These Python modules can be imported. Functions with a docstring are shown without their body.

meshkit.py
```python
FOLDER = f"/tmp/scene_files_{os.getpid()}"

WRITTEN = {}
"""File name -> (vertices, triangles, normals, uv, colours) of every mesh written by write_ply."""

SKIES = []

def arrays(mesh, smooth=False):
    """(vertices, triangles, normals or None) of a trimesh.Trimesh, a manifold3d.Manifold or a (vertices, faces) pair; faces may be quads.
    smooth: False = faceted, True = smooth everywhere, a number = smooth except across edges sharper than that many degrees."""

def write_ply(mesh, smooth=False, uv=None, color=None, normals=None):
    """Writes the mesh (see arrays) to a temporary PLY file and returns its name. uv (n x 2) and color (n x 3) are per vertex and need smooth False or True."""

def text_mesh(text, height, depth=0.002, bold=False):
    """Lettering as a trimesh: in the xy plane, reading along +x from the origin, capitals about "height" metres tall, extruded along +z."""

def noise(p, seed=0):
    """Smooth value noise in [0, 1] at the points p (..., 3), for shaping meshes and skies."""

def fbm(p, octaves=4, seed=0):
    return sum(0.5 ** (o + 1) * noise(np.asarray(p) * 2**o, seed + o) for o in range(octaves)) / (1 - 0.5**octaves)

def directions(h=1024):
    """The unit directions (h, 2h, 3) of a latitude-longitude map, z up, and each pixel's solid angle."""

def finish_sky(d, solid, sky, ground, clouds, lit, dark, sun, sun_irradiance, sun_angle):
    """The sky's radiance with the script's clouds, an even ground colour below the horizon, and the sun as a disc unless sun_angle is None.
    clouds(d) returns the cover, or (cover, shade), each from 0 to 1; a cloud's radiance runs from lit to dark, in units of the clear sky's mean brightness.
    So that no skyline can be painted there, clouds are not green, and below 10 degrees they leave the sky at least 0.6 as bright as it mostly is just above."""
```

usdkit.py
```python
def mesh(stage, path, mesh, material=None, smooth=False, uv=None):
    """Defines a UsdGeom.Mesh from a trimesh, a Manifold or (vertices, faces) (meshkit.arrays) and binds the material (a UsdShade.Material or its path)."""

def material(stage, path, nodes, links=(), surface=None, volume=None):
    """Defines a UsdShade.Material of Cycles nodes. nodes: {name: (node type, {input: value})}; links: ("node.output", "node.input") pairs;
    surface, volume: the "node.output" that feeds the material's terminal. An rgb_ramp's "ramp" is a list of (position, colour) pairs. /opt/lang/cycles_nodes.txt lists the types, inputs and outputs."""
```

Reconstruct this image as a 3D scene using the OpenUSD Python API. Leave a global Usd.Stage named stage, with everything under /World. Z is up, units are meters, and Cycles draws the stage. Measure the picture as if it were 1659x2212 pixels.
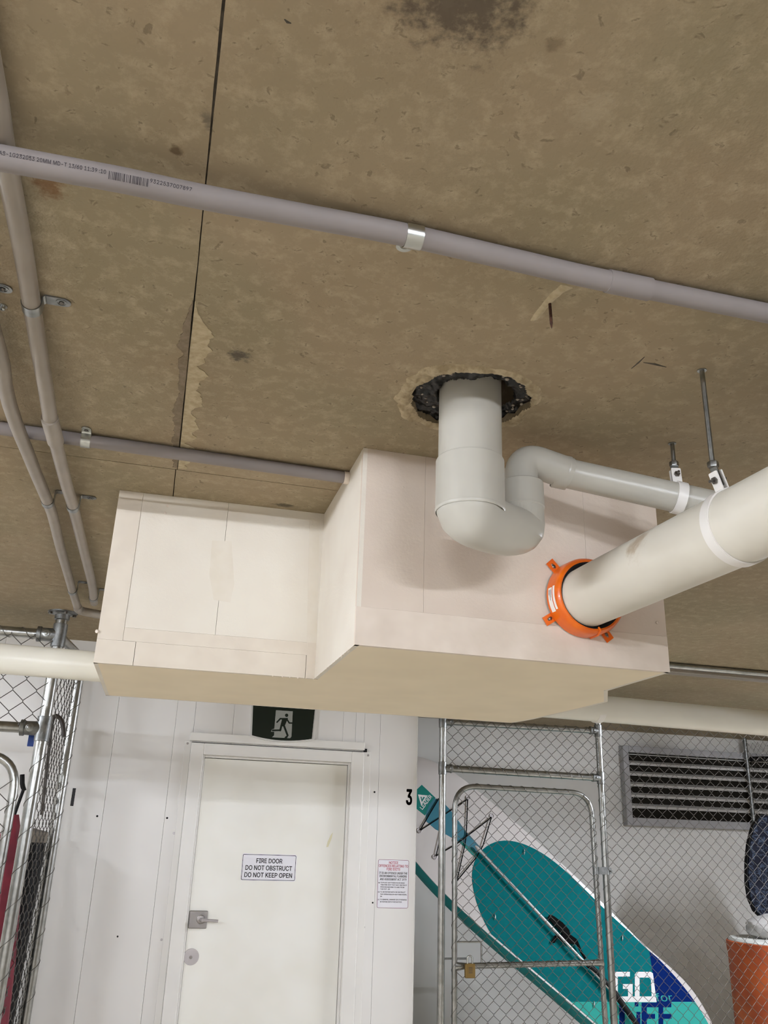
import math, random
import numpy as np, trimesh, manifold3d, shapely
from shapely.geometry import Polygon, LineString, Point, box as sbox
from shapely.ops import unary_union
from pxr import Usd, UsdGeom, UsdShade, UsdLux, Gf, Sdf, Vt
import usdkit, meshkit

stage = Usd.Stage.CreateInMemory()
UsdGeom.SetStageUpAxis(stage, UsdGeom.Tokens.z)
UsdGeom.SetStageMetersPerUnit(stage, 1.0)
UsdGeom.Xform.Define(stage, '/World')
UsdGeom.Scope.Define(stage, '/World/Looks')
rng = np.random.default_rng(7)

# ---------------------------------------------------------------- camera
W, H, FPX = 1659, 2212, 1843.78
YAW, PITCH, ROLL = 0.24800, 0.36182, 0.034490
CAM = np.array([0.0, 0.0, 1.62])
_cy, _sy, _cp, _sp, _cr, _sr = math.cos(YAW), math.sin(YAW), math.cos(PITCH), math.sin(PITCH), math.cos(ROLL), math.sin(ROLL)
FWD = np.array([_sy * _cp, _cy * _cp, _sp]); R0 = np.array([_cy, -_sy, 0.0]); U0 = np.cross(R0, FWD)
RIGHT, UP = _cr * R0 + _sr * U0, -_sr * R0 + _cr * U0
cam = UsdGeom.Camera.Define(stage, '/World/camera')
cam.CreateHorizontalApertureAttr(36.0); cam.CreateVerticalApertureAttr(48.0)
cam.CreateFocalLengthAttr(36.0 * FPX / W); cam.CreateClippingRangeAttr(Gf.Vec2f(0.05, 100))
_m = np.eye(4); _m[0, :3], _m[1, :3], _m[2, :3], _m[3, :3] = RIGHT, UP, -FWD, CAM
cam.AddTransformOp().Set(Gf.Matrix4d(_m.tolist()))
EXPOSURE = 0.15
cam.CreateExposureAttr(EXPOSURE)

# ---------------------------------------------------------------- unseen garage lamps, some added to brighten wall and storage: (x, y, along x?, strength)
LAMP_Z = 2.54
LAMPS = [(1.05, -2.4, True, 310.0, 0), (-2.9, 0.6, False, 430.0, 0), (-1.8, -3.4, True, 280.0, 0), (-2.6, 3.9, False, 180.0, 1), (4.9, 4.3, False, 560.0, 1)]   # last: with added wings that keep light off the ceiling
LAMP_COLOR = (0.93, 0.99, 1.10)

ZC, YW, YS = 2.67, 5.45, 7.86          # ceiling, door wall, storage wall


def ray(u, v):
    return RIGHT * (u - W / 2) / FPX - UP * (v - H / 2) / FPX + FWD


def pt(u, v, x=None, y=None, z=None):
    """measured photo point on a known plane of the room -> metres"""
    d = ray(u, v)
    t = (x - CAM[0]) / d[0] if x is not None else (y - CAM[1]) / d[1] if y is not None else (z - CAM[2]) / d[2]
    return CAM + d * t


def lin(*c):
    c = np.array(c, float) / 255.0
    return tuple(np.where(c <= 0.04045, c / 12.92, ((c + 0.055) / 1.055) ** 2.4))


# ---------------------------------------------------------------- materials
def mat(name, color, rough=0.5, metal=0.0, var=0.0, vscale=6.0, bump=0.0, bscale=60.0, spec=0.5, color2=None, coat=0.0, detail=2.0, **kw):
    n = {'p': ('principled_bsdf', dict(base_color=color, roughness=rough, metallic=metal, specular_ior_level=spec, coat_weight=coat, **kw))}
    L = []
    if var or color2 is not None or bump:
        n['g'] = ('geometry', {})
    if var or color2 is not None:
        c2 = color2 if color2 is not None else tuple(np.array(color) * (1 - var))
        n['n'] = ('noise_texture', dict(scale=vscale, detail=detail, roughness=0.6))
        n['r'] = ('rgb_ramp', dict(ramp=[(0.34, color), (0.66, c2)]))
        L += [('g.position', 'n.vector'), ('n.fac', 'r.fac'), ('r.color', 'p.base_color')]
    if bump:
        n['bn'] = ('noise_texture', dict(scale=bscale, detail=2, roughness=0.6))
        n['b'] = ('bump', dict(strength=bump, distance=0.002))
        L += [('g.position', 'bn.vector'), ('bn.fac', 'b.height'), ('b.normal', 'p.normal')]
    return usdkit.material(stage, '/World/Looks/' + name, n, L, surface='p.BSDF')


def ceiling_mat():
    n = {'g': ('geometry', {}), 'p': ('principled_bsdf', dict(roughness=0.75, specular_ior_level=0.3))}
    L = []
    n['n1'] = ('noise_texture', dict(scale=1.3, detail=2, roughness=0.6))
    n['r1'] = ('rgb_ramp', dict(ramp=[(0.3, lin(144, 127, 101)), (0.7, lin(159, 142, 116))]))
    n['n2'] = ('noise_texture', dict(scale=24, detail=5, roughness=0.72))
    n['r2'] = ('rgb_ramp', dict(ramp=[(0.48, (0, 0, 0)), (0.74, (1, 1, 1))]))
    n['m2'] = ('mix', dict(mix_type='mix', color2=lin(180, 164, 136)))
    n['f2'] = ('math', dict(math_type='multiply', value2=0.75))
    n['n3'] = ('noise_texture', dict(scale=48, detail=3, roughness=0.62, distortion=0.5))
    n['r3'] = ('rgb_ramp', dict(ramp=[(0.62, (0, 0, 0)), (0.70, (1, 1, 1))]))
    n['m3'] = ('mix', dict(mix_type='mix', color2=lin(94, 81, 61)))
    n['f3'] = ('math', dict(math_type='multiply', value2=0.55))
    n['n4'] = ('noise_texture', dict(scale=2.2, detail=1, roughness=0.5))
    n['r4'] = ('rgb_ramp', dict(ramp=[(0.42, (0, 0, 0)), (0.66, (1, 1, 1))]))
    n['m4'] = ('mix', dict(mix_type='mix', color2=lin(133, 126, 99)))
    n['f4'] = ('math', dict(math_type='multiply', value2=0.4))
    L += [('g.position', f'n{i}.vector') for i in (1, 2, 3, 4)] + [(f'n{i}.fac', f'r{i}.fac') for i in (1, 2, 3, 4)]
    L += [('r4.color', 'f4.value1'), ('f4.value', 'm4.fac'), ('r1.color', 'm4.color1')]
    L += [('r2.color', 'f2.value1'), ('f2.value', 'm2.fac'), ('m4.color', 'm2.color1'), ('r3.color', 'f3.value1'), ('f3.value', 'm3.fac'), ('m2.color', 'm3.color1')]
    last = 'm3.color'
    n['ns'] = ('noise_texture', dict(scale=38, detail=4, roughness=0.65))
    L.append(('g.position', 'ns.vector'))
    stains = [((517, 768), 0.040, lin(70, 64, 54), 0.85, (1, 1)), ((1010, -10), 0.14, lin(74, 64, 54), 0.8, (1, 1)), ((108, 402), 0.045, lin(112, 78, 44), 0.8, (1, 1)),
              ((380, 325), 0.016, lin(88, 70, 46), 0.8, (1, 1)), ((618, 1092), 0.06, lin(66, 60, 46), 0.8, (1, 2.6)), ((1200, 95), 0.02, lin(104, 88, 66), 0.5, (1, 1)),
              ((450, 255), 0.024, lin(108, 98, 82), 0.8, (1.4, 0.7)), ((1285, 235), 0.05, lin(172, 158, 132), 0.5, (1, 1))]
    for i, (uv, r, col, s, sc) in enumerate(stains):
        c = pt(*uv, z=ZC)
        a = f's{i}'
        n[a + 'v'] = ('vector_math', dict(math_type='subtract', vector2=tuple(c)))
        n[a + 'w'] = ('vector_math', dict(math_type='multiply', vector2=(sc[0], sc[1], 0.0)))
        n[a + 'l'] = ('vector_math', dict(math_type='length'))
        n[a + 'a'] = ('math', dict(math_type='multiply_add', value2=-1.0 / r, value3=0.95))
        n[a + 'b'] = ('math', dict(math_type='multiply_add', value2=1.9, value3=-0.95))
        n[a + 'c'] = ('math', dict(math_type='add'))
        n[a + 'r'] = ('map_range', dict(range_type='smoothstep', from_min=0.1, from_max=0.75, to_min=0.0, to_max=s, clamp=True))
        n[a + 'm'] = ('mix', dict(mix_type='mix', color2=col))
        L += [('g.position', a + 'v.vector1'), (a + 'v.vector', a + 'w.vector1'), (a + 'w.vector', a + 'l.vector1'), (a + 'l.value', a + 'a.value1'), ('ns.fac', a + 'b.value1'), (a + 'a.value', a + 'c.value1'),
              (a + 'b.value', a + 'c.value2'), (a + 'c.value', a + 'r.value'), (a + 'r.result', a + 'm.fac'), (last, a + 'm.color1')]
        last = a + 'm.color'
    L.append((last, 'p.base_color'))
    n['bn'] = ('noise_texture', dict(scale=40, detail=3, roughness=0.75))
    n['b'] = ('bump', dict(strength=0.40, distance=0.004))
    L += [('g.position', 'bn.vector'), ('bn.fac', 'b.height'), ('b.normal', 'p.normal')]
    return usdkit.material(stage, '/World/Looks/ceiling_concrete', n, L, surface='p.BSDF')


def pattern_mat(name, a, b, scale=14):
    n = {'g': ('geometry', {}), 'v': ('voronoi_texture', dict(scale=scale, feature='distance_to_edge', randomness=1.0)), 'w': ('noise_texture', dict(scale=scale * 0.8, detail=3, distortion=4.0)),
         'r': ('rgb_ramp', dict(ramp=[(0.50, a), (0.53, b), (0.57, b), (0.60, a)])), 'p': ('principled_bsdf', dict(roughness=0.8, specular_ior_level=0.15))}
    return usdkit.material(stage, '/World/Looks/' + name, n, [('g.position', 'w.vector'), ('w.fac', 'r.fac'), ('r.color', 'p.base_color')], surface='p.BSDF')


def stained_pvc(name, base, base2, centre, r, col):
    n = {'g': ('geometry', {}), 'p': ('principled_bsdf', dict(roughness=0.42, specular_ior_level=0.45)), 'n': ('noise_texture', dict(scale=5, detail=4)), 'r': ('rgb_ramp', dict(ramp=[(0.34, base), (0.66, base2)])),
         'v': ('vector_math', dict(math_type='subtract', vector2=tuple(centre))), 'l': ('vector_math', dict(math_type='length')), 'ns': ('noise_texture', dict(scale=26, detail=5, roughness=0.65)),
         'a': ('math', dict(math_type='multiply_add', value2=-1.0 / r, value3=0.9)), 'b': ('math', dict(math_type='multiply_add', value2=2.4, value3=-1.2)), 'c': ('math', dict(math_type='add')),
         'k': ('map_range', dict(range_type='smoothstep', from_min=0.1, from_max=0.9, to_min=0.0, to_max=0.6, clamp=True)), 'm': ('mix', dict(mix_type='mix', color2=col))}
    L = [('g.position', 'n.vector'), ('n.fac', 'r.fac'), ('g.position', 'v.vector1'), ('v.vector', 'l.vector1'), ('l.value', 'a.value1'), ('g.position', 'ns.vector'), ('ns.fac', 'b.value1'), ('a.value', 'c.value1'), ('b.value', 'c.value2'),
         ('c.value', 'k.value'), ('k.result', 'm.fac'), ('r.color', 'm.color1'), ('m.color', 'p.base_color')]
    return usdkit.material(stage, '/World/Looks/' + name, n, L, surface='p.BSDF')


M = dict(
    ceiling=ceiling_mat(),
    plaster_left=mat('plaster_cream', lin(216, 207, 193), 0.8, color2=lin(223, 216, 203), vscale=3.5, bump=0.25, bscale=90, spec=0.25),
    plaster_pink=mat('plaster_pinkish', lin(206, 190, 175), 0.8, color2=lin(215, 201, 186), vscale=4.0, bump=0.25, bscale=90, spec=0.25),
    plaster_strip=mat('plaster_skim', lin(224, 211, 197), 0.8, color2=lin(213, 199, 184), vscale=9.0, bump=0.35, bscale=40, spec=0.25),
    plaster_strip_l=mat('plaster_skim_cream', lin(220, 210, 195), 0.8, color2=lin(213, 202, 187), vscale=9.0, bump=0.35, bscale=40, spec=0.25),
    skim_yellow=mat('skim_yellowish', lin(217, 208, 192), 0.8, color2=lin(221, 213, 199), vscale=14, bump=0.3, bscale=60, spec=0.2),
    plaster_bottom=mat('plaster_soffit', lin(228, 214, 188), 0.8, color2=lin(234, 220, 194), vscale=4.0, bump=0.15, bscale=70, spec=0.25),
    mortar=mat('mortar', lin(186, 170, 141), 0.9, color2=lin(152, 136, 108), vscale=40, bump=0.9, bscale=90, spec=0.2),
    filler=mat('joint_filler', lin(92, 84, 72), 0.9, color2=lin(60, 54, 46), vscale=30),
    effl=mat('efflorescence', lin(186, 171, 142), 0.9, color2=lin(168, 152, 122), vscale=45, bump=0.5, bscale=120, spec=0.2),
    effl_grey=mat('efflorescence_grey', lin(136, 122, 104), 0.9, color2=lin(120, 106, 86), vscale=50, bump=0.6, bscale=90, spec=0.2),
    bitumen=mat('black_bitumen', lin(13, 12, 12), 0.3, color2=lin(28, 27, 26), vscale=45, bump=1.0, bscale=70),
    stone=mat('aggregate_stone', lin(150, 140, 128), 0.7),
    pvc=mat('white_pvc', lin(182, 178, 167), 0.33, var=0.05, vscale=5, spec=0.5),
    pvc_big=stained_pvc('white_pvc_dusty', lin(214, 209, 196), lin(207, 201, 187), pt(1378, 1168, y=1.78), 0.075, lin(150, 122, 84)),
    pvc_sewer=mat('white_pvc_sewer', lin(222, 218, 205), 0.3, var=0.03, vscale=4),
    pvc_white=mat('bright_white_plastic', lin(226, 222, 216), 0.4),
    conduit=mat('grey_conduit', lin(136, 128, 125), 0.6, var=0.05, spec=0.3, vscale=12),
    conduit_dk=mat('weathered_grey_conduit', lin(150, 140, 128), 0.4, color2=lin(142, 132, 120), vscale=9),
    ink=mat('dark_ink', lin(48, 40, 44), 0.6),
    galv=mat('galvanised_steel', lin(168, 170, 168), 0.32, metal=1.0, color2=lin(140, 142, 141), vscale=30),
    galv_pipe=mat('galvanised_pipe', lin(178, 178, 174), 0.3, metal=1.0, color2=lin(152, 152, 148), vscale=18),
    galv_dull=mat('galvanised_fitting', lin(150, 151, 149), 0.45, metal=1.0, color2=lin(120, 121, 120), vscale=30, bump=0.3, bscale=150),
    wire=mat('chain_wire', lin(98, 95, 90), 0.5, metal=0.55),
    zinc=mat('zinc_plate', lin(196, 198, 194), 0.28, metal=1.0),
    rust=mat('rusty_steel', lin(74, 42, 26), 0.85, color2=lin(44, 26, 18), vscale=120),
    rust2=mat('rust_screw', lin(110, 66, 38), 0.8, color2=lin(60, 36, 24), vscale=200),
    bolt=mat('steel_bolt', lin(120, 116, 110), 0.35, metal=1.0),
    orange=mat('orange_paint', lin(230, 108, 6), 0.35, color2=lin(220, 96, 6), vscale=20, coat=0.2),
    rubber=mat('black_rubber', lin(20, 19, 22), 0.6),
    label=mat('white_label', lin(236, 230, 224), 0.5),
    label_org=mat('salmon_label', lin(226, 150, 120), 0.5),
    wall=mat('wall_panel_white', lin(233, 230, 226), 0.42, var=0.03, vscale=2.0, spec=0.4),
    store=mat('storage_wall_paint', lin(222, 219, 214), 0.6, var=0.04, vscale=1.6),
    frame=mat('door_frame_paint', lin(234, 231, 226), 0.4, var=0.03, vscale=5),
    door=mat('door_paint', lin(243, 241, 234), 0.4, vscale=3, color2=lin(238, 235, 225)),
    steel_brush=mat('satin_steel', lin(150, 145, 142), 0.4, metal=1.0),
    steel_lt=mat('light_satin_steel', lin(186, 180, 180), 0.45, metal=0.7),
    dark=mat('dark_gap', lin(14, 13, 12), 0.8),
    sign=mat('sign_white', lin(232, 230, 236), 0.45),
    black=mat('sign_black', lin(28, 26, 28), 0.5),
    purple=mat('sign_purple_red', lin(176, 74, 92), 0.5),
    border=mat('sign_border', lin(140, 92, 104), 0.5),
    green=mat('exit_green', lin(10, 24, 16), 0.25),
    exit_lt=mat('exit_pale', lin(150, 152, 146), 0.4),
    white=mat('white_powdercoat', lin(226, 224, 220), 0.4),
    black_plastic=mat('black_plastic', lin(16, 15, 15), 0.55, spec=0.2),
    brown_handle=mat('dark_brown_handle', lin(58, 50, 44), 0.45),
    red=mat('red_fabric', lin(118, 28, 44), 0.7, color2=lin(96, 20, 36), vscale=10),
    grey_fabric=mat('grey_fabric', lin(120, 112, 100), 0.8),
    blue=mat('blue_tape', lin(28, 64, 140), 0.5),
    board_white=mat('board_white', lin(206, 200, 196), 0.3),
    board_teal=mat('board_teal', lin(8, 128, 130), 0.45),
    pad=mat('pad_teal', lin(0, 106, 110), 0.85, var=0.06, vscale=30, spec=0.12),
    turq=mat('pad_turquoise', lin(54, 160, 148), 0.85, spec=0.12),
    steelblue=mat('board_blue', lin(52, 118, 136), 0.4),
    green_teal=mat('board_green_teal', lin(8, 122, 112), 0.4),
    navy=mat('pad_navy', lin(3, 30, 92), 0.9, spec=0.08),
    letter=mat('letter_white', lin(226, 224, 222), 0.6),
    alu=mat('aluminium_shaft', lin(190, 186, 184), 0.35, metal=0.6),
    cordb=mat('black_cord', lin(14, 13, 13), 0.9, spec=0.1),
    brass=mat('brass_lock', lin(132, 106, 58), 0.45, metal=0.5),
    louvre=mat('louvre_grey', lin(196, 193, 190), 0.5),
    louvre_frame=mat('louvre_frame_grey', lin(172, 170, 172), 0.5),
    orange_bin=mat('orange_barrel', lin(186, 84, 28), 0.55, color2=lin(160, 66, 22), vscale=6),
    lid=mat('pale_lid', lin(206, 206, 200), 0.5),
    cloth=mat('pale_grey_cloth', lin(168, 164, 160), 0.9, bump=0.6, bscale=25),
    floral=pattern_mat('navy_floral', lin(7, 8, 20), lin(48, 56, 70), 9),
    floor=mat('concrete_floor', lin(206, 198, 183), 0.6),
    ceiling_far=mat('ceiling_concrete_plain', lin(152, 135, 109), 0.75, spec=0.3),
    garage=mat('garage_wall_paint', lin(206, 200, 190), 0.6),
    batten=mat('batten_white', lin(230, 230, 228), 0.4),
)

# ---------------------------------------------------------------- scene graph helpers
USED = {}
LOC = {}


def numbered(parent, name):
    k = (parent, name); i = USED.get(k, 0); USED[k] = i + 1
    return name if i == 0 else f'{name}_{i:03d}'


def path_of(p):
    return '/World' if p is None else str(p.GetPath())


def setd(prim, **kw):
    for k, v in kw.items():
        if v:
            prim.SetCustomDataByKey(k, v)
    return prim


def thing(name, label, cat, loc=(0, 0, 0), group=None, kind=None):
    p = '/World/' + numbered('/World', name)
    x = UsdGeom.Xform.Define(stage, p); x.AddTranslateOp().Set(Gf.Vec3d(*map(float, loc)))
    LOC[p] = np.array(loc, float)
    return setd(x.GetPrim(), label=label, category=cat, group=group, kind=kind)


def arr(mesh):
    return meshkit.arrays(mesh, False)[:2]


def obj(name, mesh, material, parent=None, smooth=30, label=None, cat=None, kind=None, group=None):
    """one Mesh prim; mesh in room coordinates"""
    pp = path_of(parent); p = pp + '/' + numbered(pp, name)
    v, f = arr(mesh)
    off = LOC.get(pp, np.zeros(3)); LOC[p] = off
    tm = trimesh.Trimesh(v - off, f, process=True)
    g = usdkit.mesh(stage, p, tm, M[material] if isinstance(material, str) else material, smooth=smooth)
    return setd(g.GetPrim(), label=label, category=cat, kind=kind, group=group)


# ---------------------------------------------------------------- shape helpers
def cat(*ms):
    V, F, o = [], [], 0
    for m in ms:
        v, f = arr(m); V.append(v); F.append(f + o); o += len(v)
    return np.vstack(V), np.vstack(F)


def bx(x0, y0, z0, x1, y1, z1, bev=0.0):
    lo, hi = np.minimum([x0, y0, z0], [x1, y1, z1]), np.maximum([x0, y0, z0], [x1, y1, z1])
    if bev <= 0:
        b = trimesh.creation.box(hi - lo); b.apply_translation((lo + hi) / 2); return b.vertices, b.faces
    b = min(bev, (hi - lo).min() * 0.45)
    pts = []
    for sx in (0, 1):
        for sy in (0, 1):
            for sz in (0, 1):
                c = np.where([sx, sy, sz], hi, lo); s = np.where([sx, sy, sz], -1, 1) * b
                pts += [c + s * [0, 1, 1], c + s * [1, 0, 1], c + s * [1, 1, 0]]
    h = trimesh.convex.convex_hull(np.array(pts)); return h.vertices, h.faces


def frame_of(t):
    t = t / np.linalg.norm(t); a = np.array([0, 0, 1.0]) if abs(t[2]) < 0.9 else np.array([1.0, 0, 0])
    n = np.cross(a, t); n /= np.linalg.norm(n); return n, np.cross(t, n)


def rings(path, r, n=16):
    P = np.asarray(path, float); r = np.broadcast_to(np.asarray(r, float), (len(P),))
    T = np.gradient(P, axis=0); T = np.array([t / max(np.linalg.norm(t), 1e-12) for t in T])
    T[0] = (P[1] - P[0]) / np.linalg.norm(P[1] - P[0]); T[-1] = (P[-1] - P[-2]) / np.linalg.norm(P[-1] - P[-2])
    nrm, _ = frame_of(T[0]); out = []
    a = np.arange(n) / n * 2 * math.pi
    for p, t, rr in zip(P, T, r):
        nrm = nrm - t * (nrm @ t); nrm /= np.linalg.norm(nrm); b = np.cross(t, nrm)
        out.append(p + rr * (np.cos(a)[:, None] * nrm + np.sin(a)[:, None] * b))
    return np.array(out)


def tube(path, r, n=16, caps=True, closed=False):
    R = rings(path, r, n); k = len(R); V = R.reshape(-1, 3); F = []
    for i in range(k if closed else k - 1):
        j = (i + 1) % k
        a = i * n + np.arange(n); b = i * n + (np.arange(n) + 1) % n; c = j * n + (np.arange(n) + 1) % n; d = j * n + np.arange(n)
        F += [np.stack([a, b, c], 1), np.stack([a, c, d], 1)]
    F = np.vstack(F)
    if caps and not closed:
        V = np.vstack([V, R[0].mean(0), R[-1].mean(0)]); c0, c1 = len(V) - 2, len(V) - 1
        i = np.arange(n); e = (k - 1) * n
        F = np.vstack([F, np.stack([np.full(n, c0), (i + 1) % n, i], 1), np.stack([np.full(n, c1), e + i, e + (i + 1) % n], 1)])
    return V, F


def hullsweep(path, r, n=40):
    R = rings(path, r, n)
    out = [manifold3d.Manifold.hull_points(np.vstack([R[i], R[i + 1]])) for i in range(len(R) - 1)]
    return manifold3d.Manifold.batch_boolean(out, manifold3d.OpType.Add)


def cyl(p0, p1, r, n=24):
    return tube([p0, p1], r, n)


def bent(path, rad, seg=8):
    """polyline with rounded corners"""
    P = [np.asarray(p, float) for p in path]; out = [P[0]]
    for a, b, c in zip(P, P[1:], P[2:]):
        u = (a - b) / np.linalg.norm(a - b); w = (c - b) / np.linalg.norm(c - b)
        ang = math.acos(np.clip(u @ w, -1, 1)); d = min(rad / math.tan(ang / 2), 0.49 * np.linalg.norm(a - b), 0.49 * np.linalg.norm(c - b))
        s, e = b + u * d, b + w * d
        for t in np.linspace(0, 1, seg + 1):
            out.append((1 - t) ** 2 * s + 2 * t * (1 - t) * b + t * t * e)
    out.append(P[-1]); return np.array(out)


def ring(c, axis, r0, r1, w, n=40, a0=0.0, a1=2 * math.pi, ref=None):
    """flat band (annular cylinder) of width w about an axis"""
    axis = np.asarray(axis, float); axis = axis / np.linalg.norm(axis)
    if ref is None:
        u, v = frame_of(axis)
    else:
        u = np.asarray(ref, float); u = u - axis * (u @ axis); u /= np.linalg.norm(u); v = np.cross(axis, u)
    full = abs(a1 - a0) > 2 * math.pi - 1e-6
    a = np.linspace(a0, a1, n, endpoint=not full)
    prof = [(r0, -w / 2), (r1, -w / 2), (r1, w / 2), (r0, w / 2)]
    V = np.array([[np.asarray(c) + r * (math.cos(t) * u + math.sin(t) * v) + h * axis for r, h in prof] for t in a]).reshape(-1, 3)
    F = []
    for i in range(n if full else n - 1):
        j = (i + 1) % n
        for k in range(4):
            l = (k + 1) % 4
            F += [(i * 4 + k, i * 4 + l, j * 4 + l), (i * 4 + k, j * 4 + l, j * 4 + k)]
    if not full:
        e = (n - 1) * 4; F += [(0, 2, 1), (0, 3, 2), (e, e + 1, e + 2), (e, e + 2, e + 3)]
    return V, np.array(F)


def extr(poly, t, O=(0, 0, 0), X=(1, 0, 0), Y=(0, 0, 1)):
    """shapely polygon extruded by t along X x Y from the plane at O"""
    O, X, Y = np.array(O, float), np.array(X, float), np.array(Y, float); N = np.cross(X, Y)
    ms = []
    for g in getattr(poly, 'geoms', [poly]):
        if g.area > 1e-9:
            ms.append(trimesh.creation.extrude_polygon(g, t, engine='earcut'))
    v, f = cat(*[(m.vertices, m.faces) for m in ms])
    return O + v[:, :1] * X + v[:, 1:2] * Y + v[:, 2:] * N, f


def rrect(x0, y0, x1, y1, r):
    return sbox(x0 + r, y0 + r, x1 - r, y1 - r).buffer(r, quad_segs=5)


def lathe(prof, c, axis, n=40):
    u, v = frame_of(np.asarray(axis, float)); ax = np.asarray(axis, float) / np.linalg.norm(axis)
    a = np.arange(n) / n * 2 * math.pi; k = len(prof)
    V = np.array([np.asarray(c) + h * ax + r * (np.cos(t) * u + np.sin(t) * v) for r, h in prof for t in a])
    F = []
    for i in range(k - 1):
        q = i * n + np.arange(n); w = i * n + (np.arange(n) + 1) % n
        F += [np.stack([q, w, w + n], 1), np.stack([q, w + n, q + n], 1)]
    return V, np.vstack(F)


def disc(c, axis, r, t, n=24, dome=0.0):
    pr = [(1e-5, 0), (r, 0), (r, t)] + ([(r * 0.8, t + dome * 0.6), (r * 0.4, t + dome * 0.93)] if dome else []) + [(1e-5, t + dome)]
    return lathe(pr, c, axis, n)


def hexnut(c, axis, r, t):
    return lathe([(1e-5, 0), (r * 0.92, 0), (r, t * 0.15), (r, t * 0.85), (r * 0.92, t), (1e-5, t)], c, axis, 6)


def text_on(s, height, O, X=(1, 0, 0), Y=(0, 0, 1), sx=1.0, depth=0.0006, bold=True, center=True, width=None):
    m = meshkit.text_mesh(s, height, depth, bold)
    v = m.vertices.copy()
    w = v[:, 0].max() - v[:, 0].min()
    if width:
        sx = width / w
    v[:, 0] = (v[:, 0] - v[:, 0].min()) * sx
    if center:
        v[:, 0] -= w * sx / 2
    X, Y = np.array(X, float), np.array(Y, float)
    return np.asarray(O) + v[:, :1] * X + v[:, 1:2] * Y + v[:, 2:] * np.cross(X, Y), m.faces


def wobble_ring(cx, cy, r, amp, n=90, seed=0, f=3.0, sx=1.0, sy=1.0):
    a = np.linspace(0, 2 * math.pi, n, endpoint=False)
    nz = meshkit.fbm(np.stack([np.cos(a) * f + 9, np.sin(a) * f + 5, np.zeros(n)], 1), 4, seed) - 0.5
    rr = r + amp * 2 * nz
    return Polygon(np.stack([cx + rr * np.cos(a) * sx, cy + rr * np.sin(a) * sy], 1)).buffer(0)


# ================================================================= SETTING
# floor and outer walls of the garage
obj('floor', bx(-6, -7, -0.1, 10, 9, 0), 'floor', kind='structure', label='grey concrete garage floor')
obj('wall_left', bx(-6.1, -7, 0, -6, 9, ZC + 0.2), 'garage', kind='structure', label='white garage side wall')
obj('wall_right', bx(10, -7, 0, 10.1, 9, ZC + 0.2), 'garage', kind='structure', label='white garage side wall')
obj('wall_front', bx(-6, -7.1, 0, 10, -7, ZC + 0.2), 'garage', kind='structure', label='white garage wall')
obj('wall_storage', bx(0.9, YS, 0, 10, YS + 0.1, ZC), 'store', kind='structure', label='pale wall at the back of the storage cage')

# ceiling: cast concrete panels with open joints between them
ceil = thing('ceiling', 'tan off-form concrete ceiling with stains and joints', 'ceiling', kind='structure')
ceil.ClearCustomDataByKey('category')
HX, HY = 0.690, 1.842           # slab penetration
hole = wobble_ring(HX - 0.006, HY, 0.155, 0.014, 120, 3, 5.0)
hole = shapely.affinity.translate(hole, 0.0, 0)


def jag(p0, p1, amp, seed, n=60):
    p0, p1 = np.array(p0), np.array(p1); t = np.linspace(0, 1, n); q = p0 + (p1 - p0) * t[:, None]
    d = (p1 - p0) / np.linalg.norm(p1 - p0); nn = np.array([-d[1], d[0]])
    k = (meshkit.fbm(np.stack([t * 14, t * 0 + seed, t * 0], 1), 4, seed) - 0.5) * 2 * amp
    k[0] = k[-1] = 0
    return [tuple(a) for a in q + k[:, None] * nn]


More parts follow.
